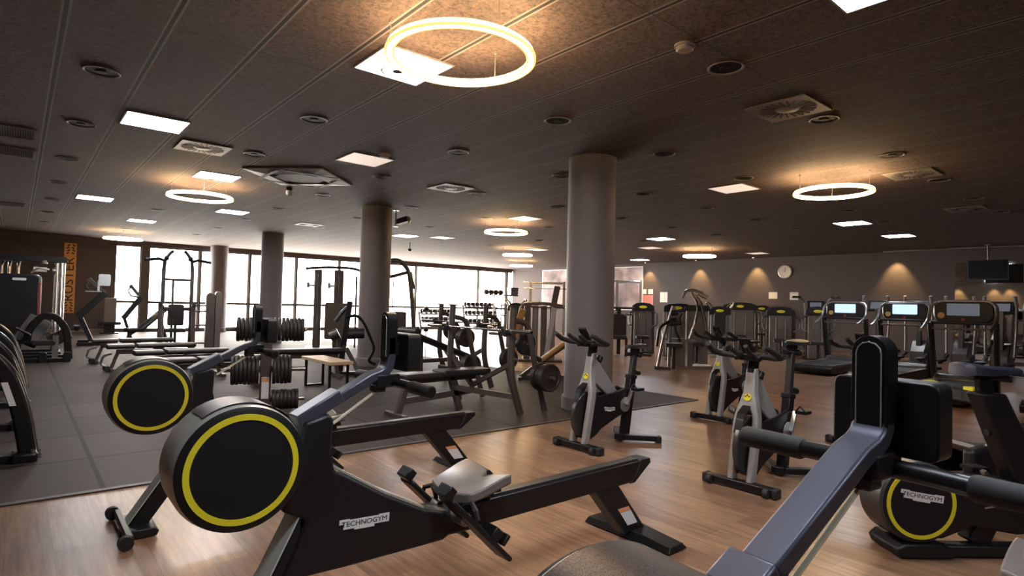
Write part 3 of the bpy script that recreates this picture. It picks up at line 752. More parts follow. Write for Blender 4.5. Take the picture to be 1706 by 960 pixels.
    obj('tension_knob', G().cyl((.26, -.0, .79), (.285, 0, .83), .03, seg=14).cyl((.22, 0, .74), (.27, 0, .81), .01, seg=8), 'black_plastic', t)
    hb = obj('handlebar', G().tube([(.08, -.10, 1.0+hz), (.10, -.02, 1.02+hz), (.10, .02, 1.02+hz), (.08, .10, 1.0+hz)], .022, 8).box((.16, 0, 1.01+hz), (.20, .11, .05)), 'black_plastic', t, bevel=.006)
    for s in (-1, 1):
        obj('horn', G().tube([(.17, s*.05, 1.015+hz), (.16, s*.17, 1.01+hz), (.11, s*.235, 1.02+hz), (.02, s*.25, 1.045+hz), (-.06, s*.235, 1.085+hz), (-.10, s*.215, 1.10+hz)], [.022, .02, .02, .021, .021, .019], 10), 'rubber', hb)
        obj('inner_grip', G().tube([(.12, s*.035, 1.02+hz), (.03, s*.05, 1.035+hz), (-.06, s*.065, 1.08+hz), (-.08, s*.07, 1.1+hz)], [.02, .019, .019, .017], 8), 'rubber', hb)
    hold = obj('console', G().bar((.11, 0, 1.035+hz), (.02, 0, 1.155+hz), .085, .028, (1, 0, 1)), 'black_plastic', hb, bevel=.008)
    return t
bk = make_bike(-.035)
bk2 = make_bike(.10)
bk.location = (3.93, 3.69, 0); bk['label'] = 'indoor cycle standing in front of the nearest column'
bk2.location = (4.06, 2.20, 0); bk2['label'] = ('nearest indoor cycle, largest of the group, left of the foreground rower display')
dup(bk, (6.27, 3.74, 0), 0, 'indoor cycle half hidden behind the nearest indoor cycle')
dup(bk, (6.32, 2.22, 0), 0, 'indoor cycle mostly hidden behind the foreground rower display, one foot showing')

# ------------------------------------------------------------------ big bike with yellow-ringed flywheel at the right
def make_skillbike(loc, rz):
    t = thing('power_bike', 'large black exercise bike with yellow-ringed flywheel, cut off at the right edge', 'exercise bike', loc, rz)
    c = (0, 0, .30); R = .215; ax = (0, -1, 0)
    obj('flywheel_cover', G().lathe([(R-.012, -.1), (R, -.085), (R, .085), (R-.012, .1)], c, ax, 64), 'dark_steel', t)
    for s in (1, -1):
        obj('side_cover', G().lathe([(0, s*.104), (R-.018, s*.104), (R-.01, s*.1), (R-.012, s*.08), (0, s*.08)], c, ax, 64), 'black_plastic', t)
        o = obj('yellow_ring', G().lathe([(.168, s*.103), (.168, s*.1085), (.188, s*.1085), (.188, s*.103)], c, ax, 64, True), 'yellow', t, label='bright yellow ring')
        obj('inner_disc', G().lathe([(0, s*.106), (.166, s*.106), (.168, s*.1035), (0, s*.1035)], c, ax, 64), 'face_black', o)
    logo_plate(t, None, (.235, .05), Matrix.Translation((.0, -.108, .335)) @ Matrix.Rotation(math.radians(9), 4, 'Y') @ Matrix.Rotation(PI/2, 4, 'X'))
    obj('drive_housing', G().prism([(.02, .40), (.25, .42), (.5, .41), (.95, .39), (1.02, .28), (.9, .16), (.55, .13), (.30, .17), (.13, .10), (.02, .15)], -.085, .085), 'black_plastic', t, bevel=.02)
    obj('side_trim', G().bar((.36, -.088, .275), (.52, -.088, .305), .004, .008), 'silver', t)
    obj('seat_tube', G().prism([(.36, .88), (.51, .88), (.80, .30), (.60, .30)], -.055, .055), 'black_plastic', t, bevel=.012)
    obj('top_tube', G().tube([(.44, 0, .66), (.72, 0, .70), (1.05, 0, .78)], [.02, .026, .03], 10), 'dark_steel', t)
    obj('seat_post', G().bar((.43, 0, .86), (.42, 0, .97), .05, .07, (1, 0, 0)).box((.45, 0, .965), (.2, .05, .03)), 'black_metal', t, bevel=.006)
    g = G(); rows = []
    for u, hw, z in ((0, .06, 1.035), (.06, .10, 1.045), (.2, .108, 1.04), (.4, .08, 1.03), (.6, .045, 1.025), (.8, .034, 1.022), (.94, .028, 1.018), (1, .012, 1.01)):
        x = .28+.36*u; row = []
        for q in range(9):
            a = PI*q/8; row.append(g.bm.verts.new((x, -hw*math.cos(a), z-.035+.035*math.sin(a)**.7 if 0 < q < 8 else z-.065+.03*u)))
        rows.append(row)
    for i in range(len(rows)-1):
        for q in range(8): g.bm.faces.new((rows[i][q], rows[i+1][q], rows[i+1][q+1], rows[i][q+1]))
        g.bm.faces.new((rows[i][0], rows[i][8], rows[i+1][8], rows[i+1][0]))
    g.bm.faces.new(rows[0]); g.bm.faces.new(rows[-1][::-1])
    obj('saddle', g, 'navy', t)
    fb = obj('rear_foot', G().prism([(-.10, .005), (-.12, .05), (-.08, .085), (.12, .085), (.18, .06), (.18, .005)], -.10, .16).bar((.15, -.04, .04), (.78, -.04, .04), .08, .065), 'black_plastic', t, bevel=.012)
    obj('front_foot', G().bar((.98, -.28, .04), (.98, .28, .04), .10, .06).bar((.70, 0, .16), (.98, 0, .05), .10, .08), 'black_plastic', t, bevel=.01)
    obj('support_leg', G().bar((.42, 0, .18), (.36, 0, .06), .09, .12, (1, 0, 0)), 'black_plastic', t, bevel=.01)
    obj('head_post', G().bar((.96, 0, .36), (1.06, 0, .98), .07, .09, (1, 0, 0)), 'black_plastic', t, bevel=.01)
    hb = obj('handlebar', G().tube([(1.05, -.2, 1.03), (1.05, 0, 1.03), (1.05, .2, 1.03)], .018, 8).tube([(1.05, -.2, 1.03), (1.2, -.2, 1.02), (1.24, -.2, .95)], .016, 8).tube([(1.05, .2, 1.03), (1.2, .2, 1.02), (1.24, .2, .95)], .016, 8), 'rubber', t)
    obj('tablet_holder', G().bar((1.12, 0, 1.06), (1.2, 0, 1.22), .24, .02, (1, 0, 0)), 'black_plastic', hb, bevel=.005)
    cr = obj('crank', G().cyl((.62, -.10, .29), (.62, .10, .29), .05, seg=20).bar((.62, -.115, .29), (.72, -.115, .16), .02, .035, (0, 1, 0)).bar((.62, .115, .29), (.52, .115, .42), .02, .035, (0, 1, 0)), 'silver', t)
    for s, px_, pz in ((-1, .72, .16), (1, .52, .42)):
        obj('pedal', G().box((px_, s*.175, pz), (.1, .09, .025)), 'black_plastic', cr)
    return t
make_skillbike((3.77, 1.07, 0), math.atan2(-.62, .78))

# curved slatted treadmill behind it
def make_curved_treadmill(loc, rz):
    t = thing('curved_treadmill', 'curved slatted treadmill with pale edges beyond the big bike at the right', 'treadmill', loc, rz)
    prof = [(-.85, .30), (-.7, .235), (-.45, .18), (-.1, .155), (.25, .165), (.55, .21), (.8, .29)]
    for s in (-1, 1):
        sd = obj('side_shell', G().prism([(-.95, .03), (-.95, .25), (-.85, .335), (-.68, .265), (-.45, .21), (-.1, .185), (.25, .195), (.55, .24), (.82, .325), (.95, .30), (.95, .03)], s*.25, s*.33), 'black_plastic', t, bevel=.02)
        obj('edge_trim', G().tube([(x, s*.29, z+.032) for x, z in prof], .014, 6), 'silver', sd)
        logo_plate(sd, None, (.26, .055), Matrix.Translation((-.35, s*.3315, .13)) @ (Matrix.Rotation(PI, 4, 'Z') if s > 0 else Matrix()) @ Matrix.Rotation(PI/2, 4, 'X'))
    for k in range(16):
        u = k/15*(len(prof)-1); i = min(int(u), len(prof)-2); fr = u-i
        x = prof[i][0]*(1-fr)+prof[i+1][0]*fr; z = prof[i][1]*(1-fr)+prof[i+1][1]*fr
        sl = math.atan2(prof[i+1][1]-prof[i][1], prof[i+1][0]-prof[i][0])
        obj('belt_slat', G().box((x, 0, z), (.10, .49, .025), Matrix.Rotation(-sl, 3, 'Y')), 'slat_belt', t, bevel=.004)
    obj('handle_frame', G().tube([(.6, -.31, .2), (.72, -.31, .46), (.78, -.2, .60), (.78, .2, .60), (.72, .31, .46), (.6, .31, .2)], .028, 8), 'black_metal', t)
    cb = obj('control_bar', G().box((.77, 0, .585), (.08, .44, .075)), 'black_plastic', t, bevel=.01)
    for s in (-1, 1): obj('yellow_tab', G().box((.77, s*.16, .632), (.06, .07, .02)), 'yellow', cb, label='small yellow tab')
    logo_plate(cb, None, (.26, .045), Matrix.Translation((.811, 0, .585)) @ Matrix.Rotation(PI/2, 4, 'Z') @ Matrix.Rotation(PI/2, 4, 'X'), 'black_plastic')
    return t
cm = make_curved_treadmill((6.08, .84, 0), math.radians(146)); cm.scale = (1, 1.15, 1.22)
# ------------------------------------------------------------------ free-weight area
def bend_pts(pts, r=.08, k=5):
    """round the inner corners of a path"""
    P = [Vector(p) for p in pts]; out = [P[0]]
    for i in range(1, len(P)-1):
        a, b_ = (P[i-1]-P[i]), (P[i+1]-P[i]); q = min(r, a.length*.45, b_.length*.45)
        s, e = P[i]+a.normalized()*q, P[i]+b_.normalized()*q
        for j in range(k+1):
            u = j/k; out.append(s*(1-u)**2+P[i]*2*u*(1-u)+e*u*u)
    out.append(P[-1]); return out

def plate_geo(r, w):
    return G().lathe([(.026, -w/2), (r*.32, -w/2), (r*.36, -w*.3), (r*.80, -w*.3), (r*.85, -w/2), (r*.97, -w/2), (r, -w*.3), (r, w*.3), (r*.97, w/2), (r*.85, w/2), (r*.80, w*.3), (r*.36, w*.3), (r*.32, w/2), (.026, w/2)], (0, 0, 0), (0, 1, 0), 36, True)
_plate = {}
def put_plate(loc, rz, r, w, label, group='weight plates racked on pegs'):
    key = (round(r, 3), round(w, 3))
    if key not in _plate:
        o = obj('weight_plate', plate_geo(r, w), 'iron'); _plate[key] = o
    else:
        o = _plate[key].copy(); COL.objects.link(o)
    o.location = loc; o.rotation_euler = (0, 0, rz)
    return tag(o, label, 'weight plate', group)

# plate tree between the two rowing machines and the benches
pt = at(440, 690); rz = face(pt)
t = thing('plate_tree', 'upright plate rack with a pale sticker, loaded with iron plates', 'plate rack', pt, rz)
obj('post', G().bar((0, 0, .02), (0, 0, 1.08), .12, .12, (1, 0, 0)), 'hazed_brown_metal', t, bevel=.008)
st = obj('sticker', G().box((.0615, .0, .30), (.002, .075, .24)), 'label_white', t, label='pale instruction sticker')
obj('sticker_band', G().box((.0627, .0, .39), (.002, .07, .045)), 'label_orange', st, label='orange band')
obj('base', G().bar((-.3, 0, .03), (.34, 0, .03), .08, .05).bar((-.28, -.3, .03), (-.28, .3, .03), .07, .05).bar((.3, -.3, .03), (.3, .3, .03), .07, .05), 'hazed_brown_metal', t, bevel=.006)
rot = Matrix.Rotation(rz, 4, 'Z')
for lv, (z, rr, nl, nr) in enumerate(((.95, .135, 6, 8), (.50, .165, 7, 5), (.165, .115, 0, 7))):
    for s, nn in ((-1, nl), (1, nr)):
        obj('peg', G().cyl((0, s*.05, z), (0, s*.42, z), .025, seg=12).cyl((0, s*.058, z), (0, s*.066, z), .04, seg=12), 'steel', t)
        for k in range(nn):
            w_ = .036; v = pt+rot @ Vector((0, s*(.088+k*.041), z))
            put_plate(v, rz, rr-(.006 if k % 3 == 1 else 0), w_, 'iron weight plate on the %s peg of the plate rack, %s side' % (('top', 'middle', 'bottom')[lv], ('window', 'column')[s > 0]), 'plates on the plate rack, %s' % ('top', 'middle', 'bottom')[lv])

# flat padded benches in a row
def make_flat_bench():
    t = thing('padded_bench', '', 'gym bench', (0, 0, 0), 0, 'padded benches in a row on the rubber floor')
    obj('seat_pad', G().rbox((.18, 0, .42), (.40, .28, .075), .036, 'x'), 'leather', t, bevel=.014)
    obj('back_pad', G().rbox((.86, 0, .425), (.90, .28, .075), .036, 'x'), 'leather', t, bevel=.014)
    obj('frame', G().bar((.12, 0, .33), (1.2, 0, .33), .06, .08).bar((.15, 0, .33), (.06, 0, .06), .05, .06, (0, 1, 0)).bar((1.12, 0, .33), (1.2, 0, .06), .05, .06, (0, 1, 0)).box((.7, 0, .36), (.06, .2, .04)), 'hazed_brown_metal', t, bevel=.004)
    obj('leg', G().bar((.05, -.26, .04), (.05, .26, .04), .06, .05), 'hazed_brown_metal', t, bevel=.006)
    obj('leg', G().bar((1.2, -.30, .04), (1.2, .30, .04), .06, .05), 'hazed_brown_metal', t, bevel=.006)
    obj('lift_handle', G().tube(bend_pts([(.06, -.05, .30), (-.06, -.06, .26), (-.09, -.06, .12), (.02, -.05, .08)], .04), .012, 6).tube(bend_pts([(.06, .05, .30), (-.06, .06, .26), (-.09, .06, .12), (.02, .05, .08)], .04), .012, 6), 'steel', t)
    for s in (-1, 1): obj('wheel', G().cyl((.0, s*.10, .05), (.0, s*.14, .05), .05, seg=16), 'rubber', t)
    return t
fb = make_flat_bench()
fb.location = (1.12, 13.4, 0); fb['label'] = 'furthest padded bench of the row, in front of the chin and dip station'
for (x, y, lab) in [(1.2, 11.9, 'second furthest padded bench of the row at the left'), (1.40, 10.5, 'padded bench third from the back of the row at the left'), (1.55, 9.05, 'nearest padded bench of the row, partly behind the rear flywheel')]:
    dup(fb, (x, y, 0), 0, lab)

# long bench in front of the second column
t = thing('long_bench', 'long flat padded bench behind the small wooden bench', 'gym bench', (2.9, 9.70, 0), math.radians(-9))
obj('pad', G().rbox((.65, 0, .45), (1.5, .30, .075), .035, 'x'), 'leather', t, bevel=.014)
obj('frame', G().bar((.0, 0, .37), (1.3, 0, .37), .07, .08), 'hazed_brown_metal', t)
for x in (.05, 1.25): obj('leg', G().bar((x, 0, .36), (x-.06*(1 if x < .5 else -1), 0, .04), .06, .06, (0, 1, 0)).bar((x-.06*(1 if x < .5 else -1), -.25, .03), (x-.06*(1 if x < .5 else -1), .25, .03), .06, .05), 'hazed_brown_metal', t)

# small wooden bench on two steel loops
t = thing('wooden_bench', 'small pale wooden bench on two black steel loops', 'bench', (3.47, 8.25, 0), 0)
obj('seat_board', G().box((0, 0, .425), (.34, 1.06, .045)), 'bare_wood', t, bevel=.004)
for y in (-.43, .43):
    obj('leg_loop', G().bar((-.13, y, .02), (.13, y, .02), .035, .03).bar((-.13, y, .40), (.13, y, .40), .035, .03).bar((-.13, y, .005), (-.13, y, .41), .03, .035, (0, 1, 0)).bar((.13, y, .005), (.13, y, .41), .03, .035, (0, 1, 0)), 'black_metal', t)

# olympic press bench
def make_press_bench(label, loc, rz, decline=False, rack=True):
    t = thing('press_bench', label, 'weight bench', loc, rz, 'press benches with upright bar rests')
    # local +x runs from the feet end to the uprights
    if not decline:
        obj('seat_pad', G().rbox((.26, 0, .455), (.5, .29, .07), .03, 'x'), 'leather', t, bevel=.014)
        obj('back_pad', G().rbox((.86, 0, .47), (.68, .29, .075), .03, 'x'), 'leather', t, bevel=.014)
        obj('front_leg', G().bar((.10, -.02, .40), (-.02, -.02, .02), .07, .06, (0, 1, 0)).bar((-.02, -.22, .03), (-.02, .22, .03), .06, .06), 'hazed_brown_metal', t, bevel=.005)
        obj('mid_leg', G().bar((.70, 0, .42), (.84, 0, .02), .07, .06, (0, 1, 0)), 'hazed_brown_metal', t, bevel=.005)
    else:
        pd = G().rbox((0, 0, 0), (1.25, .29, .075), .03, 'x'); pd.xf(Matrix.Translation((.80, 0, .60)) @ Matrix.Rotation(math.radians(20), 4, 'Y'))
        obj('back_pad', pd, 'leather', t, bevel=.014)
        obj('front_leg', G().bar((.36, 0, .70), (.36, 0, .02), .07, .07, (0, 1, 0)).bar((.36, -.25, .03), (.36, .25, .03), .06, .06), 'hazed_brown_metal', t)
        obj('knee_roller', G().cyl((.16, -.26, .86), (.16, .26, .86), .055, seg=14), 'leather', t)
    obj('spine', G().bar((.02, 0, .18), (1.0, 0, .24), .06, .07).bar((.0, 0, .40), (1.05, 0, .41), .06, .06), 'hazed_brown_metal', t, bevel=.005)
    for s in (-1, 1):
        y = s*.62
        up = obj('upright', G().tube(bend_pts([(1.27, y, .02), (1.10, y, .50), (1.13, y, 1.27)], .2), .042, 10), 'hazed_brown_metal', t)
        obj('bar_hook', G().bar((1.1, y, .97), (1.0, y, .95), .05, .05).bar((1.0, y, .94), (.985, y, 1.03), .05, .03, (1, 0, 0)), 'dark_steel', up)
        obj('top_cap', G().box((1.13, y, 1.275), (.09, .09, .02)), 'dark_steel', up)
        obj('rear_brace', G().tube(bend_pts([(1.13, y, 1.12), (1.36, y, 1.08), (1.45, y, .70), (1.66, y, .02)], .16), .034, 10), 'hazed_brown_metal', t)
        obj('cross_brace', G().bar((.72, 0, .30), (1.2, y, .22), .05, .06).bar((1.02, 0, .30), (1.13, y, .62), .05, .05), 'hazed_brown_metal', t)
        for z, x in ((.83, 1.42), (.45, 1.52)):
            obj('plate_peg', G().cyl((x, y+(.27 if s < 0 and z > .6 else 0), z), (x, y+s*(.30 if s > 0 or z < .6 else .02), z), .022, seg=10), 'steel', t)
    return t
pb = Vector((3.29, 5.83, 0))
make_press_bench('flat press bench with a bar resting across its uprights, nearest of the two', pb, 0)
pb2 = Vector((4.37, 7.75, 0))
make_press_bench('declined press bench with a long sloping pad, behind the flat press bench', pb2, 0, True)
def barbell(loc, rz, label, half=1.05):
    t = thing('barbell', label, 'barbell', loc, rz, 'bare bars resting on the press benches')
    obj('shaft', G().cyl((0, -half, 0), (0, half, 0), .015, seg=12), 'chrome', t)
    for s in (-1, 1): obj('sleeve', G().lathe([(0, half-.36), (.03, half-.36), (.03, half-.33), (.024, half-.33), (.024, half), (0, half)], (0, 0, 0), (0, s, 0), 14), 'chrome', t)
barbell(pb+Vector((1.03, 0, .995)), 0, 'chrome bar resting across the nearest press bench')
barbell(pb2+Vector((1.03, 0, .995)), 0, 'chrome bar resting across the declined press bench')
for y, z, x, w_, r_, k_, lab in [(-.62, .45, 1.52, .06, .165, 3, 'low outer peg of the flat press bench'), (-.44, .83, 1.42, .05, .14, 1, 'high column-side peg of the flat press bench'), (.62, .83, 1.42, .05, .13, 2, 'high window-side peg of the flat press bench'), (.62, .45, 1.52, .05, .15, 2, 'low window-side peg of the flat press bench')]:
    for k in range(k_):
        put_plate(pb+Vector((x, y+(1 if y > 0 else -1)*(.08+k*.07), z)), 0, r_-.012*(k % 2), w_, 'thick weight plate on the '+lab, 'plates on the %s' % lab)
for y, z, x in ((-.62, .45, 1.52), (.62, .83, 1.42)):
    for k in range(2):
        v = pb2+Vector((x, y+(1 if y > 0 else -1)*(.07+k*.05), z))
        put_plate(v, 0, .16, .042, 'weight plate on the %s peg of the declined press bench' % ('low column-side' if y < 0 else 'high window-side'), 'plates on the declined press bench, %s' % ('low' if y < 0 else 'high'))

# incline bench with tan pad beside the nearest column
p = at(884, 632); rz = math.radians(-38)
t = thing('tan_incline_bench', 'incline bench with a tan pad, next to the nearest column', 'gym bench', p, rz)
pd = G().rbox((0, 0, 0), (.72, .27, .07), .03, 'x'); pd.xf(Matrix.Translation((.45, 0, .55)) @ Matrix.Rotation(math.radians(-38), 4, 'Y'))
obj('back_pad', pd, 'tan_pad', t, bevel=.012)
sp = G().rbox((0, 0, 0), (.36, .27, .07), .03, 'x'); sp.xf(Matrix.Translation((.02, 0, .42)) @ Matrix.Rotation(math.radians(28), 4, 'Y'))
obj('seat_pad', sp, 'leather', t, bevel=.012)
obj('frame', G().bar((-.15, 0, .06), (.75, 0, .72), .06, .07).bar((.08, 0, .36), (.55, 0, .04), .05, .06, (0, 1, 0)).bar((-.2, 0, .04), (.75, 0, .04), .06, .06), 'hazed_brown_metal', t)
obj('leg', G().bar((-.2, -.25, .03), (-.2, .25, .03), .06, .05), 'hazed_brown_metal', t)
obj('leg', G().bar((.75, -.25, .03), (.75, .25, .03), .06, .05), 'hazed_brown_metal', t)

# ------------------------------------------------------------------ chin and dip station
p = at(300, 588); rz = face(p)
t = thing('chin_dip_station', 'tall chin-up and dip station silhouetted against the left window', 'gym machine', p, rz)
for y in (-.40, .19):
    s = -1 if y < 0 else 1
    po = obj('tall_post', G().bar((-.55, y, .02), (-.55, y, 1.95), .085, .07, (1, 0, 0)).bar((-.55, y, 1.9), (-.50, y+s*-.02, 2.12), .075, .07, (1, 0, 0)), 'dark_steel', t, bevel=.006)
    obj('chin_grip', G().tube([(-.5, y, 2.12), (-.35, y+s*.10, 2.15), (-.15, y+s*.36, 2.10)], .034, 8).tube([(-.5, y, 2.12), (-.5, y-s*.12, 2.30), (-.48, y-s*.18, 2.36)], .036, 8).cyl((-.53, y-s*.05, 2.16), (-.47, y-s*.05, 2.2), .05, seg=12), 'black_metal', po)
obj('cross_beam', G().bar((-.55, -.40, 1.68), (-.55, .19, 1.68), .06, .06), 'dark_steel', t)
obj('guide_rod', G().bar((-.55, -.2, .1), (-.55, -.2, 1.68), .05, .05, (1, 0, 0)), 'dark_steel', t)
for y in (-.42, .24):
    po = obj('front_post', G().bar((.1, y, .02), (.1, y, 1.12), .09, .08, (1, 0, 0)), 'hazed_brown_metal', t, bevel=.006)
    obj('dip_arm', G().tube(bend_pts([(-.5, y*.9, 1.08), (.15, y, 1.1), (.42, y, 1.12)], .1), .03, 10), 'black_metal', po)
    obj('grip', G().cyl((.2, y, 1.11), (.42, y, 1.12), .036, seg=12), 'rubber', po)
obj('elbow_pad', G().rbox((-.1, -.30, 1.0), (.4, .14, .08), .03, 'x').rbox((-.1, .10, 1.0), (.4, .14, .08), .03, 'x'), 'leather', t, bevel=.01)
obj('back_rest', G().rbox((-.42, -.12, .85), (.09, .34, .5), .05, 'x'), 'leather', t, bevel=.012)
obj('knee_platform', G().rbox((.0, -.12, .52), (.42, .42, .08), .03, 'z').bar((0, -.12, .48), (-.5, -.12, .7), .06, .06).bar((.0, -.12, .5), (-.4, -.12, .2), .05, .05), 'leather', t, bevel=.01)
obj('base', G().bar((.35, -.45, .04), (-.7, -.45, .04), .08, .06).bar((.35, .25, .04), (-.7, .25, .04), .08, .06).bar((-.62, -.45, .04), (-.62, .62, .04), .08, .06).box((.2, -.1, .12), (.3, .5, .03)), 'dark_steel', t, bevel=.005)
hs = obj('stack_housing', G().rbox((-.25, .585, .71), (.62, .19, 1.36), .09, 'x'), 'hazed_brown_metal', t, bevel=.015)
obj('stack_housing_half', G().rbox((-.22, .745, .73), (.62, .12, 1.40), .055, 'x'), 'stack_panel', t, bevel=.015)
for z in (.2, .62, .95, 1.08): obj('link_bar', G().bar((-.3, .22, z), (-.3, .56, z), .05, .04), 'dark_steel', t)

# mast trainers and incline bench by the left window
def mast(px, py, label, k, screen):
    p = at(px, py); rz = face(p)
    t = thing('mast_trainer', label, 'gym machine', p, rz, 'masts with bent heads near the left window')
    obj('mast', G().bar((0, k*.02, .03), (0, k*-.28, .78), .10, .13, (1, 0, 0)).bar((0, k*-.30, .70), (0, k*.25, 1.34), .16, .20, (1, 0, 0)), 'black_plastic', t, bevel=.012)
    obj('head', G().bar((0, k*.25, 1.30), (0, k*-.06, 1.62), .10, .10, (1, 0, 0)).bar((0, k*-.06, 1.60), (0, k*-.12, 1.68), .12, .05, (1, 0, 0)), 'dark_steel', t, bevel=.01)
    obj('handle', G().tube(bend_pts([(.05, k*-.1, 1.62), (.12, k*-.18, 1.5), (.1, k*-.08, 1.36), (.05, k*.2, 1.32)], .06), .022, 8), 'rubber', t)
    obj('shelf', G().box((.1, k*-.0, 1.36), (.2, .34, .03)), 'silver', t)
    if screen: obj('screen', G().rbox((.06, k*.22, 1.66), (.05, .26, .30), .04, 'x').box((.05, k*.1, 1.5), (.05, .05, .3)), 'white_plastic', t, bevel=.005)
    obj('base', G().bar((-.5, 0, .05), (.6, 0, .05), .12, .08).bar((.55, -.3, .05), (.55, .3, .05), .1, .07).bar((-.45, -.3, .05), (-.45, .3, .05), .1, .07), 'black_plastic', t, bevel=.01)
    return t
mast(152, 574, 'bent dark mast machine with a small white screen, left of the leftmost window', 1, True)
m2 = mast(219, 572, 'bent mast machine in front of the leftmost window pane', 1, False); m2.scale = (.72, .72, .93)
p = at(182, 556); t = thing('floor_cabinet', 'beige cabinet on a dark stand, left of the leftmost window', 'cabinet', p, face(p))
obj('carcass', G().rbox((0, 0, .78), (.35, .34, .80), .03, 'x'), 'vent_frame', t, bevel=.01)
obj('door', G().box((.18, 0, .80), (.02, .29, .68)), 'vent_frame', t)
obj('stand', G().box((0, 0, .34), (.4, .62, .10)).box((0, 0, .16), (.12, .3, .30)).box((0, 0, .02), (.4, .5, .04)), 'black_metal', t, bevel=.01)
p = at(250, 576); t = thing('incline_bench', 'incline bench with a tilted back pad below the leftmost window', 'gym bench', p, face(p)+PI/2+.45)
pd = G().rbox((0, 0, 0), (.85, .30, .09), .04, 'x'); pd.xf(Matrix.Translation((.05, 0, .70)) @ Matrix.Rotation(math.radians(-42), 4, 'Y'))
obj('back_pad', pd, 'leather', t, bevel=.015)
obj('seat_pad', G().rbox((-.42, 0, .42), (.34, .30, .09), .04, 'x'), 'leather', t, bevel=.015)
obj('frame', G().bar((-.5, 0, .30), (.3, 0, .92), .07, .07).bar((.2, 0, .8), (.42, 0, .03), .06, .06, (0, 1, 0)).bar((-.5, 0, .36), (-.56, 0, .03), .06, .06, (0, 1, 0)).bar((-.6, 0, .04), (.5, 0, .04), .07, .06), 'dark_steel', t)
for x in (-.56, .44): obj('leg', G().bar((x, -.28, .03), (x, .28, .03), .06, .05), 'dark_steel', t)

# ------------------------------------------------------------------ left wall machines
def make_left_machine():
    t = thing('plate_loaded_machine', '', 'gym machine', (0, 0, 0), 0, 'curved black machines lined up along the left edge')
    path = [(-.62, .0, .78), (-.45, 0, .90), (-.22, 0, .88), (-.06, 0, .70), (.03, 0, .42), (.09, 0, .06)]
    fr = obj('curved_frame', G().strap([(x, z) for x, y, z in bend_pts(path, .12)], .11, -.05, .05), 'black_metal', t, bevel=.018)
    obj('edge_trim', G().tube([(x+.062, -.03, z+.014) for x, y, z in bend_pts(path, .12)], .008, 5), 'steel', fr)
    obj('info_plate', G().prism([(-.085, .62), (-.045, .62), (.01, .44), (-.03, .44)], -.054, -.0525), 'label_white', fr, label='pale info plate')
    obj('foot', G().box((.07, 0, .04), (.16, .18, .08)), 'black_metal', t, bevel=.02)
    for s in (-1, 1): obj('foot_bolt', G().cyl((.12, s*.06, .07), (.12, s*.06, .10), .018, seg=10).cyl((.17, s*.06, .05), (.15, s*.06, .05), .02, seg=10), 'chrome', t)
    obj('base_beam', G().bar((.05, 0, .04), (-1.1, 0, .04), .10, .07), 'black_metal', t, bevel=.01)
    obj('rear_post', G().bar((-1.05, 0, .04), (-.95, 0, 1.3), .1, .1, (1, 0, 0)), 'black_metal', t, bevel=.01)
    obj('seat_pad', G().rbox((-.55, .28, .48), (.42, .34, .09), .04, 'z').bar((-.55, .28, .44), (-.55, .05, .2), .06, .06), 'leather', t, bevel=.015)
    obj('back_pad', G().rbox((-.80, .28, .85), (.10, .34, .62), .05, 'x').bar((-.84, .28, .8), (-1.0, .02, .9), .06, .06), 'leather', t, bevel=.015)
    obj('side_shell', G().rbox((-.30, -.02, .62), (.30, .06, .34), .08, 'y'), 'silver', t, bevel=.01)
    obj('press_arm', G().tube(bend_pts([(-.95, .0, 1.25), (-.6, .05, 1.2), (-.3, .3, 1.0), (-.2, .3, .85)], .1), .03, 8), 'black_metal', t)
    return t
lm = make_left_machine()
lm.location = (.02, 5.86, 0); lm['label'] = 'nearest fully seen curved black machine frame at the left edge'
for y, x, lab in ((4.98, -.22, 'curved black machine frame cut off by the lower left edge, nearest of its row'), (7.25, .0, 'second curved black machine frame from the front at the left edge'), (8.66, .0, 'third curved black machine frame from the front at the left edge'), (10.2, .0, 'furthest curved black machine frame of the row at the left edge')):
    dup(lm, (x, y, 0), 0, lab)

p = at(82, 604); rz = face(p)
t = thing('leg_press', 'low black plate-loaded machine with a bent thick arm in front of the tall shield', 'gym machine', p, rz)
obj('base', G().bar((.05, -.62, .05), (.05, .30, .05), .09, .07).bar((-.7, -.62, .05), (-.7, .30, .05), .09, .07).bar((.05, .26, .05), (-.7, .26, .05), .09, .07).bar((.05, -.5, .05), (-.7, -.5, .05), .09, .07), 'black_metal', t, bevel=.01)
obj('bent_arm', G().strap([(x, z) for x, y, z in bend_pts([(-.35, 0, .35), (-.30, 0, .66), (-.12, 0, .88), (.06, 0, .86), (.24, 0, .62), (.29, 0, .05)], .12)], .12, -.06, .06).xf(Matrix.Rotation(PI/2, 4, 'Z')), 'black_metal', t, bevel=.018)
obj('back_pad', G().bar((-.2, -.40, .35), (-.45, -.15, .80), .40, .09, (1, 0, 0)), 'leather', t, bevel=.02)
obj('seat_pad', G().rbox((-.2, -.1, .36), (.4, .36, .09), .04, 'x'), 'leather', t, bevel=.015)
obj('push_plate', G().bar((-.3, .08, .55), (-.3, .2, .35), .35, .06, (1, 0, 0)), 'dark_steel', t, bevel=.01)
obj('front_post', G().bar((-.1, .08, .05), (-.1, .08, .5), .09, .09, (1, 0, 0)), 'chrome', t)
obj('side_lever', G().tube(bend_pts([(.06, -.45, .1), (.1, -.42, .42), (.1, -.28, .52), (.1, -.5, .65)], .06), .025, 8), 'black_metal', t)
for y in (-.52, -.1, .26): obj('corner_cap', G().rbox((.09, y, .10), (.10, .12, .2), .04, 'x'), 'black_plastic', t, bevel=.01)

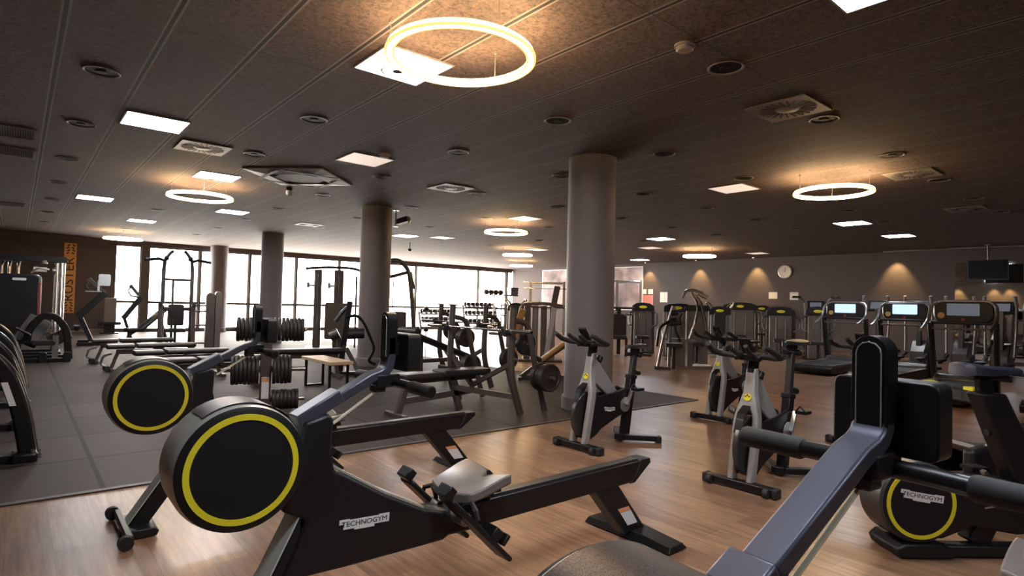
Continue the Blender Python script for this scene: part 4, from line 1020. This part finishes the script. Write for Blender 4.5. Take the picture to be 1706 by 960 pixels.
p = at(62, 596); rz = face(p)
t = thing('cable_tower', 'tall chrome-framed weight machine with a big black shield, left back', 'gym machine', p+Vector((-.1, .8, 0)), rz)
obj('shield', G().rbox((.35, -.24, .98), (.10, .66, 1.36), .09, 'x'), 'face_black', t, bevel=.02)
obj('shield_edge', G().rbox((.31, -.215, .98), (.06, .70, 1.38), .10, 'x'), 'chrome', t, bevel=.01)
obj('shield_label', G().rbox((.4015, -.22, 1.56), (.004, .22, .05), .02, 'x'), 'label_white', t, label='small white label')
obj('red_side', G().rbox((.315, .10, .95), (.075, .03, 1.1), .01, 'x'), 'dark_red', t)
for y in (.36, .44, .5): obj('chrome_post', G().cyl((.1 if y < .5 else -.3, y, .02), (.1 if y < .5 else -.3, y, 1.98), .032, seg=12), 'chrome', t)
obj('top_beam', G().rbox((-.05, .0, 2.0), (.5, 1.1, .13), .05, 'x'), 'black_metal', t, bevel=.01)
for y in (-.52, -.40, -.26): obj('chrome_tube', G().tube(bend_pts([(-.1, y, .3), (-.1, y, 1.9), (-.3, y+.05, 2.03)], .1), .03, 10), 'chrome', t)
obj('cable_arm', G().tube(bend_pts([(.2, .25, 1.78), (.2, .05, 1.80), (.2, -.05, 1.7)], .05), .02, 8).cyl((.2, .3, 1.76), (.2, .36, 1.76), .05, seg=14).cyl((.16, .16, 1.9), (.16, .16, 1.97), .06, seg=14), 'steel', t)
obj('makers_plate', G().box((.12, .1, 1.78), (.02, .22, .1)), 'paper', t)
obj('base', G().bar((.35, -.55, .04), (.35, .5, .04), .1, .07).bar((-.4, -.55, .04), (-.4, .5, .04), .1, .07).bar((.35, .45, .04), (-.4, .45, .04), .1, .07).bar((.35, -.5, .04), (-.4, -.5, .04), .1, .07), 'black_metal', t, bevel=.008)
obj('dumbbell_arm', G().tube(bend_pts([(.2, .5, .45), (.2, .68, .55), (.2, .78, .5)], .05), .02, 8).cyl((.2, .70, .58), (.2, .80, .58), .07, seg=14), 'black_metal', t)
p = at(2, 600); t = thing('red_machine', 'dark machine with a red side panel cut off by the left edge', 'gym machine', p+Vector((-.42, .3, 0)), face(p))
obj('red_panel', G().rbox((0, 0, 1.1), (.3, .30, 1.0), .06, 'x'), 'dark_red', t, bevel=.02)
obj('post', G().bar((-.1, 0, .02), (-.1, 0, 2.0), .10, .10, (1, 0, 0)), 'black_metal', t)
obj('base', G().box((-.05, 0, .05), (.8, .4, .08)), 'black_metal', t, bevel=.01)
# ------------------------------------------------------------------ cable tower pair by the windows
p = at(545, 582); rz = face(p)
t = thing('twin_cable_machine', 'cable machine of two broad brown posts against the windows', 'gym machine', p, rz)
for y, w_, lab in ((-.28, .19, 0), (.24, .24, 0)):
    po = obj('broad_post', G().rbox((0, y, 1.05), (.22, w_, 2.06), .03, 'z'), 'hazed_brown_metal', t, bevel=.01)
    obj('pulley_block', G().box((.14, y-.16, 1.66), (.08, .16, .05)).cyl((.14, y-.24, 1.6), (.14, y-.24, 1.74), .035, seg=10), 'steel', po)
    obj('weight_guide', G().cyl((.125, y, .1), (.125, y, 1.95), .012, seg=6), 'chrome', po)
obj('top_arm', G().tube(bend_pts([(0, -.6, 2.1), (0, -.1, 2.15), (0, .5, 2.16), (0, .82, 2.10), (0, .95, 1.8)], .15), .035, 8), 'dark_steel', t)
obj('stack_guard', G().rbox((.1, .22, .75), (.28, .62, .95), .05, 'x'), 'hazed_brown_metal', t, bevel=.012)
obj('base', G().box((0, 0, .03), (.9, 1.1, .05)), 'dark_steel', t, bevel=.01)
obj('cable', G().cyl((.15, -.44, .3), (.15, -.44, 1.62), .006, seg=5).cyl((.15, .08, .3), (.15, .08, 1.62), .006, seg=5), 'ink', t)
obj('frame_uprights', G().bar((-.2, .70, .02), (-.2, .70, 1.95), .05, .05, (1, 0, 0)).bar((-.2, .86, .02), (-.2, .86, 1.95), .04, .04, (1, 0, 0)).bar((-.2, .98, .02), (-.2, .98, 2.2), .10, .10, (1, 0, 0)), 'hazed_brown_metal', t)

# hack squat like machine before the second column
p = at(594, 617)-Vector((.36, .36, 0)); rz = face(p)
t = thing('lever_machine', 'dark lever machine with a curved tube in front of the second column', 'gym machine', p, rz)
obj('spine', G().bar((0, -.12, .02), (0, .02, 1.28), .10, .09, (1, 0, 0)), 'black_metal', t, bevel=.008)
obj('a_leg', G().bar((.1, -.02, .45), (.25, .22, .02), .07, .07, (0, 1, 0)).bar((.05, -.04, .5), (.1, -.28, .25), .06, .06, (1, 0, 0)), 'black_metal', t)
obj('curved_tube', G().tube(bend_pts([(.05, -.05, 1.0), (.05, .14, 1.04), (.05, .27, .92), (.05, .48, .45), (.05, .36, .22), (.05, .50, .16)], .1), .028, 8), 'black_metal', t)
obj('head_joint', G().tube(bend_pts([(.0, -.22, .92), (.0, -.1, 1.1), (.0, .02, 1.22)], .05), .035, 8).cyl((.08, -.3, .65), (.08, -.16, .72), .09, seg=16), 'dark_steel', t)
obj('roller_pad', G().cyl((.1, .0, .70), (.1, .28, .72), .09, seg=18), 'leather', t)
obj('base', G().bar((.2, -.3, .03), (.2, .3, .03), .07, .05).bar((-.5, 0, .03), (.25, 0, .03), .07, .05), 'black_metal', t)

# arched cable frame and rack of small weights behind it
p = at(678, 596); rz = face(p)
t = thing('arched_cable_frame', 'tall cable machine with an arched tube top right of the second column', 'gym machine', p, rz)
obj('arch', G().tube(bend_pts([(0, -.75, 2.18), (0, -.25, 2.28), (0, -.02, 2.05), (0, .06, 1.5), (0, .20, .03)], .2, 8), .05, 10), 'hazed_brown_metal', t)
obj('second_tube', G().tube(bend_pts([(-.2, -.9, 1.85), (-.1, -.4, 1.88), (0, 0, 2.0)], .1), .04, 8).bar((0, .02, 2.0), (0, .1, 1.6), .08, .05, (1, 0, 0)), 'hazed_brown_metal', t)
obj('cable', G().cyl((0, -.36, .7), (0, -.36, 1.84), .014, seg=6), 'dark_steel', t)
st = obj('weight_stack', G().rbox((-.05, -.30, .62), (.3, .52, .88), .03, 'x'), 'hazed_brown_metal', t, bevel=.01)
for k in range(5): obj('stack_rod', G().cyl((.11, -.5+k*.1, .2), (.11, -.5+k*.1, 1.05), .014, seg=6), 'chrome', st)
for k in range(4): obj('weight_ball', G().lathe([(0, -.06), (.045, -.04), (.06, 0), (.045, .04), (0, .06)], (.0, .42, .42+k*.24), seg=14), 'iron', t)
obj('ball_post', G().cyl((0, .42, .02), (0, .42, 1.25), .012, seg=6), 'dark_steel', t)
obj('base', G().box((0, -.25, .03), (.8, 1.1, .05)), 'dark_steel', t, bevel=.01)
obj('seat', G().rbox((.35, .15, .48), (.3, .34, .08), .03, 'z').bar((.35, .15, .45), (.2, .15, .04), .06, .06), 'leather', t, bevel=.01)

# ------------------------------------------------------------------ racks with dumbbells along the windows
def make_dumbbell():
    t = thing('dumbbell', '', 'dumbbell', (0, 0, 0), 0, 'dumbbells on the racks at the windows')
    obj('handle', G().cyl((-.09, 0, 0), (.09, 0, 0), .018, seg=8), 'chrome', t)
    for s in (-1, 1): obj('head', G().lathe([(0, .06), (.075, .06), (.085, .075), (.085, .13), (.07, .145), (0, .145)], (0, 0, 0), (s, 0, 0), 14), 'iron', t)
    return t
db = make_dumbbell(); used = [False]
def put_dumbbell(loc, rz, label, group):
    if not used[0]:
        used[0] = True; db.location = loc; db.rotation_euler = (0, 0, rz); db['label'] = label; db['group'] = group
    else: dup(db, loc, rz, label, group)
def rack(x0, x1, y, levels, label, high=None):
    t = thing('dumbbell_rack', label, 'dumbbell rack', ((x0+x1)/2, y, 0), 0, 'dumbbell racks before the windows')
    L_ = (x1-x0)/2
    for s in (-1, 1): obj('end_frame', G().bar((s*L_, -.05, .02), (s*L_, .2, levels[-1]+.06), .07, .08, (1, 0, 0)).bar((s*L_, -.3, .04), (s*L_, .35, .04), .07, .06), 'dark_steel', t)
    for k, z in enumerate(levels):
        yy = -.05+.25*z/levels[-1]-.1
        obj('shelf', G().box((0, yy, z), (2*L_, .26, .03), Matrix.Rotation(.25, 3, 'X')).box((0, yy-.12, z-.04), (2*L_, .03, .05)), 'dark_steel', t)
        nn = int(2*L_/.26)
        for i in range(nn):
            put_dumbbell((x0+.16+i*.26, y+yy, z+.118), PI/2, 'dumbbell on the %s shelf of the %s' % (('lowest', 'upper', 'top')[k], label.split(',')[0]), 'dumbbells on the %s, shelf %s' % (label.split(',')[0], ('low', 'upper', 'top')[k]))
rack(13.9, 15.7, 22.8, (.45, .80), 'long low dumbbell rack, before the bright middle windows')
rack(16.6, 18.6, 23.2, (.35, .75, 1.15), 'three-tier dumbbell rack, left of the window corner')
# wall shelf of kettlebells silhouetted in front of the glass
t = thing('weight_shelf', 'high narrow weight stand in front of the far window pane', 'weight rack', (17.35, 22.0, 0), 0)
obj('post', G().bar((.15, .1, .02), (.15, .1, 1.71), .05, .05, (1, 0, 0)).bar((1.2, .1, .02), (1.2, .1, 1.71), .05, .05, (1, 0, 0)), 'dark_steel', t)
obj('shelf', G().box((.55, 0, 1.72), (1.9, .3, .04)), 'dark_steel', t)
obj('base', G().box((.65, .1, .03), (1.3, .5, .05)), 'dark_steel', t)
obj('bin', G().box((1.22, 0, 1.93), (.42, .3, .38), taper=1.15), 'blue_sheen_black', t)
for k in range(4):
    kb = thing('kettlebell', 'kettlebell standing on the high weight stand before the window', 'kettlebell', (16.95+k*.29, 22.0, 1.745), 0, 'kettlebells on the high weight stand')
    obj('body', G().lathe([(0, 0), (.08, 0), (.125, .06), (.135, .12), (.115, .18), (.06, .22), (0, .23)], seg=18), 'iron', kb)
    obj('handle', G().tube(bend_pts([(-.07, 0, .19), (-.09, 0, .30), (.09, 0, .30), (.07, 0, .19)], .05), .018, 8), 'iron', kb)

# squat rig by the mural
def rig(loc, rz, wdt, hgt, dep, label):
    t = thing('squat_rig', label, 'squat rack', loc, rz, 'steel rigs in front of the wall picture')
    for s in (-1, 1):
        for q in (0, -dep):
            po = obj('post', G().bar((q, s*wdt/2, .01), (q, s*wdt/2, hgt), .08, .08, (1, 0, 0)), 'steel', t)
            obj('bar_hook', G().box((q+.07, s*wdt/2, 1.2), (.08, .07, .1)), 'dark_steel', po)
        obj('side_beam', G().bar((0, s*wdt/2, hgt-.05), (-dep, s*wdt/2, hgt-.05), .07, .07).bar((0, s*wdt/2, .05), (-dep, s*wdt/2, .05), .07, .07), 'steel', t)
    obj('pull_up_bar', G().cyl((0, -wdt/2-.3, hgt-.05), (0, wdt/2, hgt-.05), .022, seg=10), 'chrome', t)
    obj('rear_beam', G().bar((-dep, -wdt/2, hgt-.05), (-dep, wdt/2, hgt-.05), .07, .07), 'steel', t)
    obj('safety_bar', G().bar((0, -wdt/2, .75), (-dep, -wdt/2, .75), .05, .07).bar((0, wdt/2, .75), (-dep, wdt/2, .75), .05, .07), 'dark_steel', t)
    return t
p = at(910, 558); rig(p, face(p), 1.5, 2.35, 1.2, 'steel squat rig left of the nearest column, before the wall picture')
barbell(p+Matrix.Rotation(face(p), 3, 'Z') @ Vector((.1, 0, 2.02)), face(p), 'bare bar racked high on the squat rig left of the nearest column')
p = at(1046, 566); p = p*(18.9/p.x); rig(p, face(p), .95, 2.4, 1.2, 'dark squat rig right of the nearest column, before the wall picture')
p = at(850, 548); t = thing('storage_rack', 'low dark rack in the corner at the end of the windows', 'rack', p, face(p))
obj('frame', G().bar((0, -.5, .02), (0, -.5, 1.3), .07, .07, (1, 0, 0)).bar((0, .5, .02), (0, .5, 1.3), .07, .07, (1, 0, 0)).bar((0, -.5, 1.25), (0, .5, 1.25), .06, .06).bar((0, -.5, .7), (0, .5, .7), .06, .06).bar((0, -.5, .06), (0, .5, .06), .06, .06), 'dark_steel', t)
obj('shelf', G().box((0, 0, .72), (.4, 1.0, .03)).box((0, 0, .2), (.4, 1.0, .03)), 'dark_steel', t)

# ------------------------------------------------------------------ weight-stack machines
def stack_machine(px, py, label, h=1.45, w=.62, kind=0, loc=None, rz=None, m='stack_panel', twist=0.):
    p = loc or at(px, py); rz = (face(p) if rz is None else rz)+twist
    t = thing('weight_stack_machine', label, 'gym machine', p, rz, 'weight-stack machines in the middle of the hall')
    d = .34
    obj('housing', G().rbox((-.25, 0, (h-.2)/2+.03), (d, w*.80, h-.22), .03, 'z'), m, t, bevel=.012)
    hd = obj('hood', G().prism([(q[0], q[1]) for q in [(-w/2, h-.24), (w/2, h-.24), (w/2*.98, h-.10), (w/2*.6, h-.02), (0, h), (-w/2*.6, h-.02), (-w/2*.98, h-.10)]], -.25-d/2-.02, -.25+d/2+.03).xf(Matrix.Rotation(0, 4, 'Z')), 'black_plastic', t, bevel=.015)
    hd.data.transform(Matrix(((0, 1, 0, 0), (1, 0, 0, 0), (0, 0, 1, 0), (0, 0, 0, 1)))); hd.data.flip_normals()
    obj('hood_badge', G().lathe([(0, 0), (.105, 0), (.11, -.004), (0, -.006)], (0, 0, 0), (-1, 0, 0), 20).xf(Matrix.Translation((-.25+d/2+.033, 0, h-.13)) @ Matrix.Scale(.36, 4, (0, 0, 1))), 'yellow', hd, label='yellow oval badge')
    for s in (-1, 1):
        obj('side_column', G().bar((-.22, s*w*.47, .02), (-.22, s*w*.45, h-.18), .07, .12, (1, 0, 0)), 'steel' if kind % 2 else 'dark_steel', t, bevel=.01)
    for k in (-1, 1): obj('guide_rod', G().cyl((-.06, k*w*.16, .1), (-.06, k*w*.16, h-.25), .012, seg=6), 'chrome', t)
    obj('base', G().bar((-.45, -w/2, .04), (-.45, w/2, .04), .09, .07).bar((.75, -w*.4, .04), (.75, w*.4, .04), .09, .07).bar((-.45, 0, .04), (.78, 0, .04), .1, .07), 'steel' if kind % 2 else 'dark_steel', t, bevel=.008)
    obj('seat', G().rbox((.5, 0, .50), (.40, .36, .09), .05, 'z').bar((.5, 0, .46), (.5, 0, .06), .07, .07, (1, 0, 0)), 'leather', t, bevel=.015)
    if kind in (1,):
        obj('back_pad', G().rbox((.24, 0, .92), (.09, .30, .60), .06, 'x').bar((.2, 0, .9), (-.05, 0, .9), .06, .06), 'leather', t, bevel=.015)
    if kind in (0, 2):
        for s in (-1, 1): obj('lever_arm', G().tube(bend_pts([(-.1, s*w*.42, h-.25), (.35, s*w*.62, h-.30), (.55, s*w*.58, h-.62), (.62, s*w*.42, h-.66)], .12), .026, 8), 'dark_steel', t)
    if kind == 1:
        for s in (-1, 1): obj('lever_arm', G().tube(bend_pts([(-.1, s*w*.3, h-.05), (.1, s*w*.55, h+.12), (.5, s*w*.6, h+.06), (.6, s*w*.45, h-.05)], .1), .026, 8), 'chrome', t)
    if kind == 3:
        obj('lever_arm', G().tube(bend_pts([(.3, -w*.5, .7), (.75, -w*.45, .45), (.85, 0, .38), (.75, w*.45, .45), (.3, w*.5, .7)], .12), .03, 8), 'steel', t)
        obj('shin_roller', G().cyl((.85, -.2, .32), (.85, .2, .32), .06, seg=14), 'leather', t)
    return t
X = 'weight-stack machine '
stack_machine(1070, 590, X+'with yellow badge just right of the nearest column, showing a small bright card', 1.45, .62, 0)
t = stack_machine(1128, 597, X+'with pale metal frame legs, nearest in the middle of the hall', 1.45, .74, 3)
stack_machine(1232, 586, X+'with wide brown front and yellow badge, behind the nearest indoor cycle', 1.55, 1.05, 0)
stack_machine(1300, 596, X+'with grey front left of the stepping machine', 1.42, .75, 2)
stack_machine(1362, 602, X+'partly behind the stepping machine with raised arms', 1.45, .6, 2)
stack_machine(1268, 580, X+'narrow and dark between two wider ones, further back', 1.5, .55, 0)
stack_machine(1198, 593, X+'dark and busy behind the cycle handlebars', 1.4, .6, 1)

# steel-framed multi machine
p = at(1118, 617); rz = face(p)
t = thing('pulley_frame', 'pale steel tubular frame with a long floor bar in front of the middle weight machines', 'gym machine', p, rz)
obj('a_frame', G().tube(bend_pts([(.0, -.28, .03), (.0, -.16, .7), (0, .02, 1.35)], .1), .035, 10).tube(bend_pts([(.0, -.05, .03), (.0, -.04, .7), (0, .04, 1.35)], .1), .035, 10), 'steel', t)
obj('floor_bar', G().bar((.05, -.02, .05), (-.5, 1.0, .05), .07, .07), 'chrome', t)
obj('floor_bar', G().bar((.0, -.30, .04), (.05, .0, .04), .08, .06).bar((-.9, -.3, .04), (.0, -.3, .04), .08, .06), 'dark_steel', t)
obj('upper_bar', G().bar((0, -.02, .62), (-.1, .62, .64), .05, .05).bar((-.05, .30, .1), (-.05, .30, .6), .05, .05, (1, 0, 0)), 'chrome', t)
obj('guard_panel', G().rbox((-.1, .22, .34), (.05, .42, .5), .03, 'x'), 'stack_panel', t, bevel=.008)
obj('lever_arm', G().tube(bend_pts([(.1, -.30, .5), (.15, -.25, .9), (.1, .05, 1.1), (.1, .2, 1.0)], .1), .03, 8).tube(bend_pts([(.05, .2, 1.2), (.1, .05, .9), (.1, .18, .62)], .1), .025, 8), 'black_metal', t)
obj('roller', G().cyl((.15, -.05, .98), (.15, .2, 1.02), .06, seg=14).cyl((.15, -.02, 1.2), (.15, .12, 1.22), .06, seg=14), 'leather', t)
obj('seat', G().rbox((.3, .05, .55), (.34, .34, .08), .04, 'z').bar((.3, .05, .5), (.2, .05, .05), .06, .06), 'leather', t, bevel=.012)
p = at(1160, 609); rz = face(p)
t = thing('arm_machine', 'machine with a tall bright forked lever and handles rising above its neighbours', 'gym machine', p, rz)
obj('lever', G().tube(bend_pts([(0, .22, .5), (0, .20, 1.0), (0, .08, 1.45), (0, -.06, 1.62)], .15), .035, 8).tube(bend_pts([(0, -.16, .6), (0, -.04, 1.0), (0, .02, 1.4), (0, -.14, 1.7)], .12), .03, 8), 'chrome', t)
obj('handle', G().tube(bend_pts([(.1, -.34, 1.55), (.1, -.26, 1.72), (.1, -.1, 1.74), (.1, .12, 1.66)], .06), .035, 8).cyl((.1, .02, 1.66), (.1, .22, 1.56), .055, seg=12), 'silver', t)
obj('housing', G().rbox((-.3, .0, .65), (.35, .5, 1.25), .04, 'z'), 'stack_panel', t, bevel=.01)
obj('hood', G().rbox((-.3, .0, 1.32), (.40, .56, .14), .06, 'x'), 'black_plastic', t, bevel=.01)
obj('base', G().bar((.4, -.3, .04), (.4, .3, .04), .08, .06).bar((-.5, 0, .04), (.42, 0, .04), .1, .07), 'steel', t)
obj('seat', G().rbox((.25, 0, .5), (.36, .34, .08), .04, 'z').bar((.25, 0, .46), (.2, 0, .05), .06, .06), 'leather', t, bevel=.012)

# cluster of steel stack machines left of the nearest column
p = at(900, 602); rz = face(p)
t = thing('steel_stack_tower', 'group of tall pale steel weight stacks under one tube, left of the nearest column', 'gym machine', p, rz)
for k, y in enumerate((-.33, -.14, .06, .26)):
    obj('stack_column', G().rbox((-.2, y, .68), (.30, .14, 1.22), .03, 'z'), ('stack_panel', 'steel')[k % 2], t, bevel=.01)
obj('top_tube', G().tube(bend_pts([(0, -.52, .8), (0, -.48, 1.32), (0, .1, 1.34), (0, .5, 1.28)], .15), .04, 10), 'steel', t)
obj('slant_column', G().bar((.1, .12, .05), (.05, .30, 1.25), .12, .06, (1, 0, 0)), 'silver', t, bevel=.01)
obj('spring_bar', G().tube([(.05, -.3, 1.26), (.05, .1, 1.24), (.05, .5, 1.25)], .02, 8), 'chrome', t)
obj('upper_pad', G().bar((-.1, .28, 1.3), (-.1, .36, 1.75), .14, .08, (1, 0, 0)), 'hazed_brown_metal', t, bevel=.01)
obj('side_pad', G().bar((.1, -.62, .55), (.1, -.42, 1.2), .16, .10, (1, 0, 0)), 'tan_pad', t, bevel=.02)
obj('base', G().box((-.1, 0, .03), (.7, 1.0, .05)), 'dark_steel', t, bevel=.01)
p = at(875, 585); t = stack_machine(0, 0, X+'pale and half hidden at the left of the steel weight stacks', 1.35, .5, 1, loc=p+Vector((.3, .8, 0)), m='steel')
p = at(1030, 592); t = thing('dark_leg_machine', 'small black machine beside the right edge of the nearest column', 'gym machine', p, face(p))
obj('seat_back', G().rbox((0, 0, .80), (.12, .40, .62), .08, 'x'), 'leather', t, bevel=.02)
obj('seat', G().rbox((.25, 0, .5), (.45, .42, .1), .05, 'z'), 'leather', t, bevel=.02)
obj('frame', G().bar((.4, -.2, .02), (.4, -.2, .5), .07, .07, (1, 0, 0)).bar((.4, .2, .02), (.4, .2, .5), .07, .07, (1, 0, 0)).bar((-.1, 0, .02), (-.1, 0, 1.3), .1, .1, (1, 0, 0)).bar((.4, -.2, .04), (-.1, -.2, .04), .07, .06).bar((.4, .2, .04), (-.1, .2, .04), .07, .06), 'black_metal', t)
obj('cross_bar', G().cyl((-.05, -.3, 1.28), (-.05, .4, 1.28), .03, seg=10).cyl((-.05, -.3, 1.1), (-.05, .4, 1.1), .02, seg=8), 'dark_steel', t)

# stepping machine with wide moving arms
def elliptical(p, label, arms=True, rz=None, hgt=1.75):
    t = thing('elliptical_trainer', label, 'cross trainer', p, face(p) if rz is None else rz, 'cross trainers on the right of the hall')
    obj('mast', G().bar((.1, 0, .2), (0, 0, 1.45), .10, .12, (1, 0, 0)), 'dark_steel', t, bevel=.012)
    cs = obj('console', G().bar((.03, 0, 1.36), (-.06, 0, 1.62), .46, .07, (1, 0, 0)), 'black_plastic', t, bevel=.02)
    obj('screen', G().bar((.075, 0, 1.42), (-.01, 0, 1.58), .30, .006, (1, 0, 0)), 'screen_dim', cs)
    for s in (-1, 1):
        obj('moving_arm', G().tube(bend_pts([(.2, s*.24, .45), (.1, s*.26, 1.1), (.05, s*.30, hgt-.12), (.2, s*.46, hgt), (.3, s*.62, hgt-.02)] if arms else [(.2, s*.24, .45), (.1, s*.26, 1.0), (.14, s*.27, hgt-.2), (.22, s*.25, hgt)], .12), [.026]*26 if False else .026, 8), 'steel', t)
        obj('grip', G().tube(([(.16, s*.40, hgt-.02), (.3, s*.62, hgt-.02)] if arms else [(.14, s*.27, hgt-.2), (.22, s*.25, hgt+.01)]), .034, 8), 'rubber' if arms else 'silver', t)
        obj('pedal_arm', G().bar((.2, s*.22, .42), (.95, s*.22, .28), .07, .06).rbox((.85, s*.22, .33), (.42, .17, .05), .05, 'z'), 'black_plastic', t, bevel=.01)
    obj('drive_housing', G().prism([(-.55, .05), (-.55, .55), (-.35, .72), (.0, .70), (.25, .45), (.3, .05)], -.16, .16), 'dark_steel', t, bevel=.03)
    obj('badge', G().cyl((-.1, -.162, .45), (-.1, -.166, .45), .09, seg=20), 'yellow', t)
    obj('base', G().bar((-.6, 0, .05), (1.2, 0, .05), .14, .08).bar((1.15, -.32, .04), (1.15, .32, .04), .09, .06).bar((-.55, -.32, .04), (-.55, .32, .04), .09, .06), 'black_metal', t, bevel=.01)
    return t
elliptical(at(1358, 594), 'cross trainer with wide raised arms behind the weight machines')
for px, py, lab in ((1462, 604, 'cross trainer with pale upright grips left of the middle treadmill'), (1532, 602, 'cross trainer with pale grips between the middle and right treadmills'), (1602, 606, 'cross trainer behind the right treadmill, before the mirror'), (1668, 610, 'cross trainer nearest the right edge, before the mirror')):
    v = at(px, py); v = v*(1.0); s_ = 16.2/v.x; q = Vector((v.x*s_, v.y*s_, 0))
    elliptical(q, lab, False, PI+.05, 1.72)

# ------------------------------------------------------------------ treadmills facing the mirror wall
def make_treadmill(screen='screen_on'):
    """local +x is the way a runner faces; origin on the floor under the console"""
    t = thing('treadmill', '', 'treadmill', (0, 0, 0), 0, 'treadmills in a row facing the right wall')
    obj('deck', G().prism([(-1.75, .04), (-1.80, .14), (-1.72, .19), (.05, .21), (.05, .04)], -.42, .42), 'black_plastic', t, bevel=.015)
    obj('belt', G().box((-.84, 0, .205), (1.72, .52, .012), Matrix.Rotation(-.011, 3, 'Y')), 'rubber', t)
    for s in (-1, 1): obj('side_rail', G().box((-.84, s*.35, .213), (1.72, .12, .014), Matrix.Rotation(-.011, 3, 'Y')), 'hazed_brown_metal', t, bevel=.004)
    obj('motor_hood', G().prism([(-.02, .05), (-.02, .26), (.08, .32), (.42, .26), (.46, .05)], -.40, .40), 'dark_steel', t, bevel=.03)
    for s in (-1, 1):
        obj('upright', G().bar((.20, s*.42, .05), (.0, s*.44, 1.18), .06, .15, (1, 0, 0)), 'black_metal', t, bevel=.012)
        obj('handrail', G().tube(bend_pts([(-.52, s*.44, 1.06), (-.40, s*.445, 1.08), (-.05, s*.46, 1.22), (.04, s*.44, 1.46), (.08, s*.36, 1.52)], .14), .026, 10), 'steel', t)
    cs = obj('console', G().rbox((.08, 0, 1.36), (.07, .80, .34), .12, 'x').bar((.02, -.44, 1.18), (.02, .44, 1.18), .10, .05), 'black_plastic', t, bevel=.015)
    obj('screen', G().rbox((.043, 0, 1.40), (.006, .44, .20), .015, 'x'), screen, cs)
    obj('screen_rim', G().rbox((.10, 0, 1.37), (.03, .84, .38), .14, 'x'), 'steel', cs, bevel=.01)
    obj('stop_button', G().cyl((.04, 0, 1.235), (.03, 0, 1.235), .025, seg=14), 'dark_red', cs)
    obj('dial', G().cyl((.043, .30, 1.30), (.035, .30, 1.30), .05, seg=16), 'tan_pad', cs)
    obj('front_crossbar', G().bar((.0, -.42, 1.08), (.0, .42, 1.08), .10, .04), 'hazed_brown_metal', t, bevel=.008)
    return t
tm = make_treadmill(); tm.location = (14.4, 5.35, 0); tm.rotation_euler = (0, 0, 0)
tm['label'] = 'leftmost treadmill, lit blue screen, beside the weight machines'
dup(tm, (13.9, 4.03, 0), 0, 'middle treadmill with a lit blue screen, right behind the tall foreground upright')
tm3 = make_treadmill('screen_dim'); tm3.location = (11.9, 2.62, 0); tm3['label'] = 'right treadmill with a dim grey screen below the television'
dup(tm3, (11.9, 1.20, 0), 0, 'treadmill cut off by the right edge of the photo')
# ------------------------------------------------------------------ picture settings
vs = sc.view_settings
vs.view_transform = 'Standard'; vs.look = 'None'; vs.gamma = 1; vs.use_curve_mapping = False; vs.exposure = 1.76
sc.cycles.use_denoising = True
sc.cycles.max_bounces = 8; sc.cycles.diffuse_bounces = 4; sc.cycles.glossy_bounces = 4; sc.cycles.transparent_max_bounces = 8
sc.cycles.sample_clamp_indirect = 6
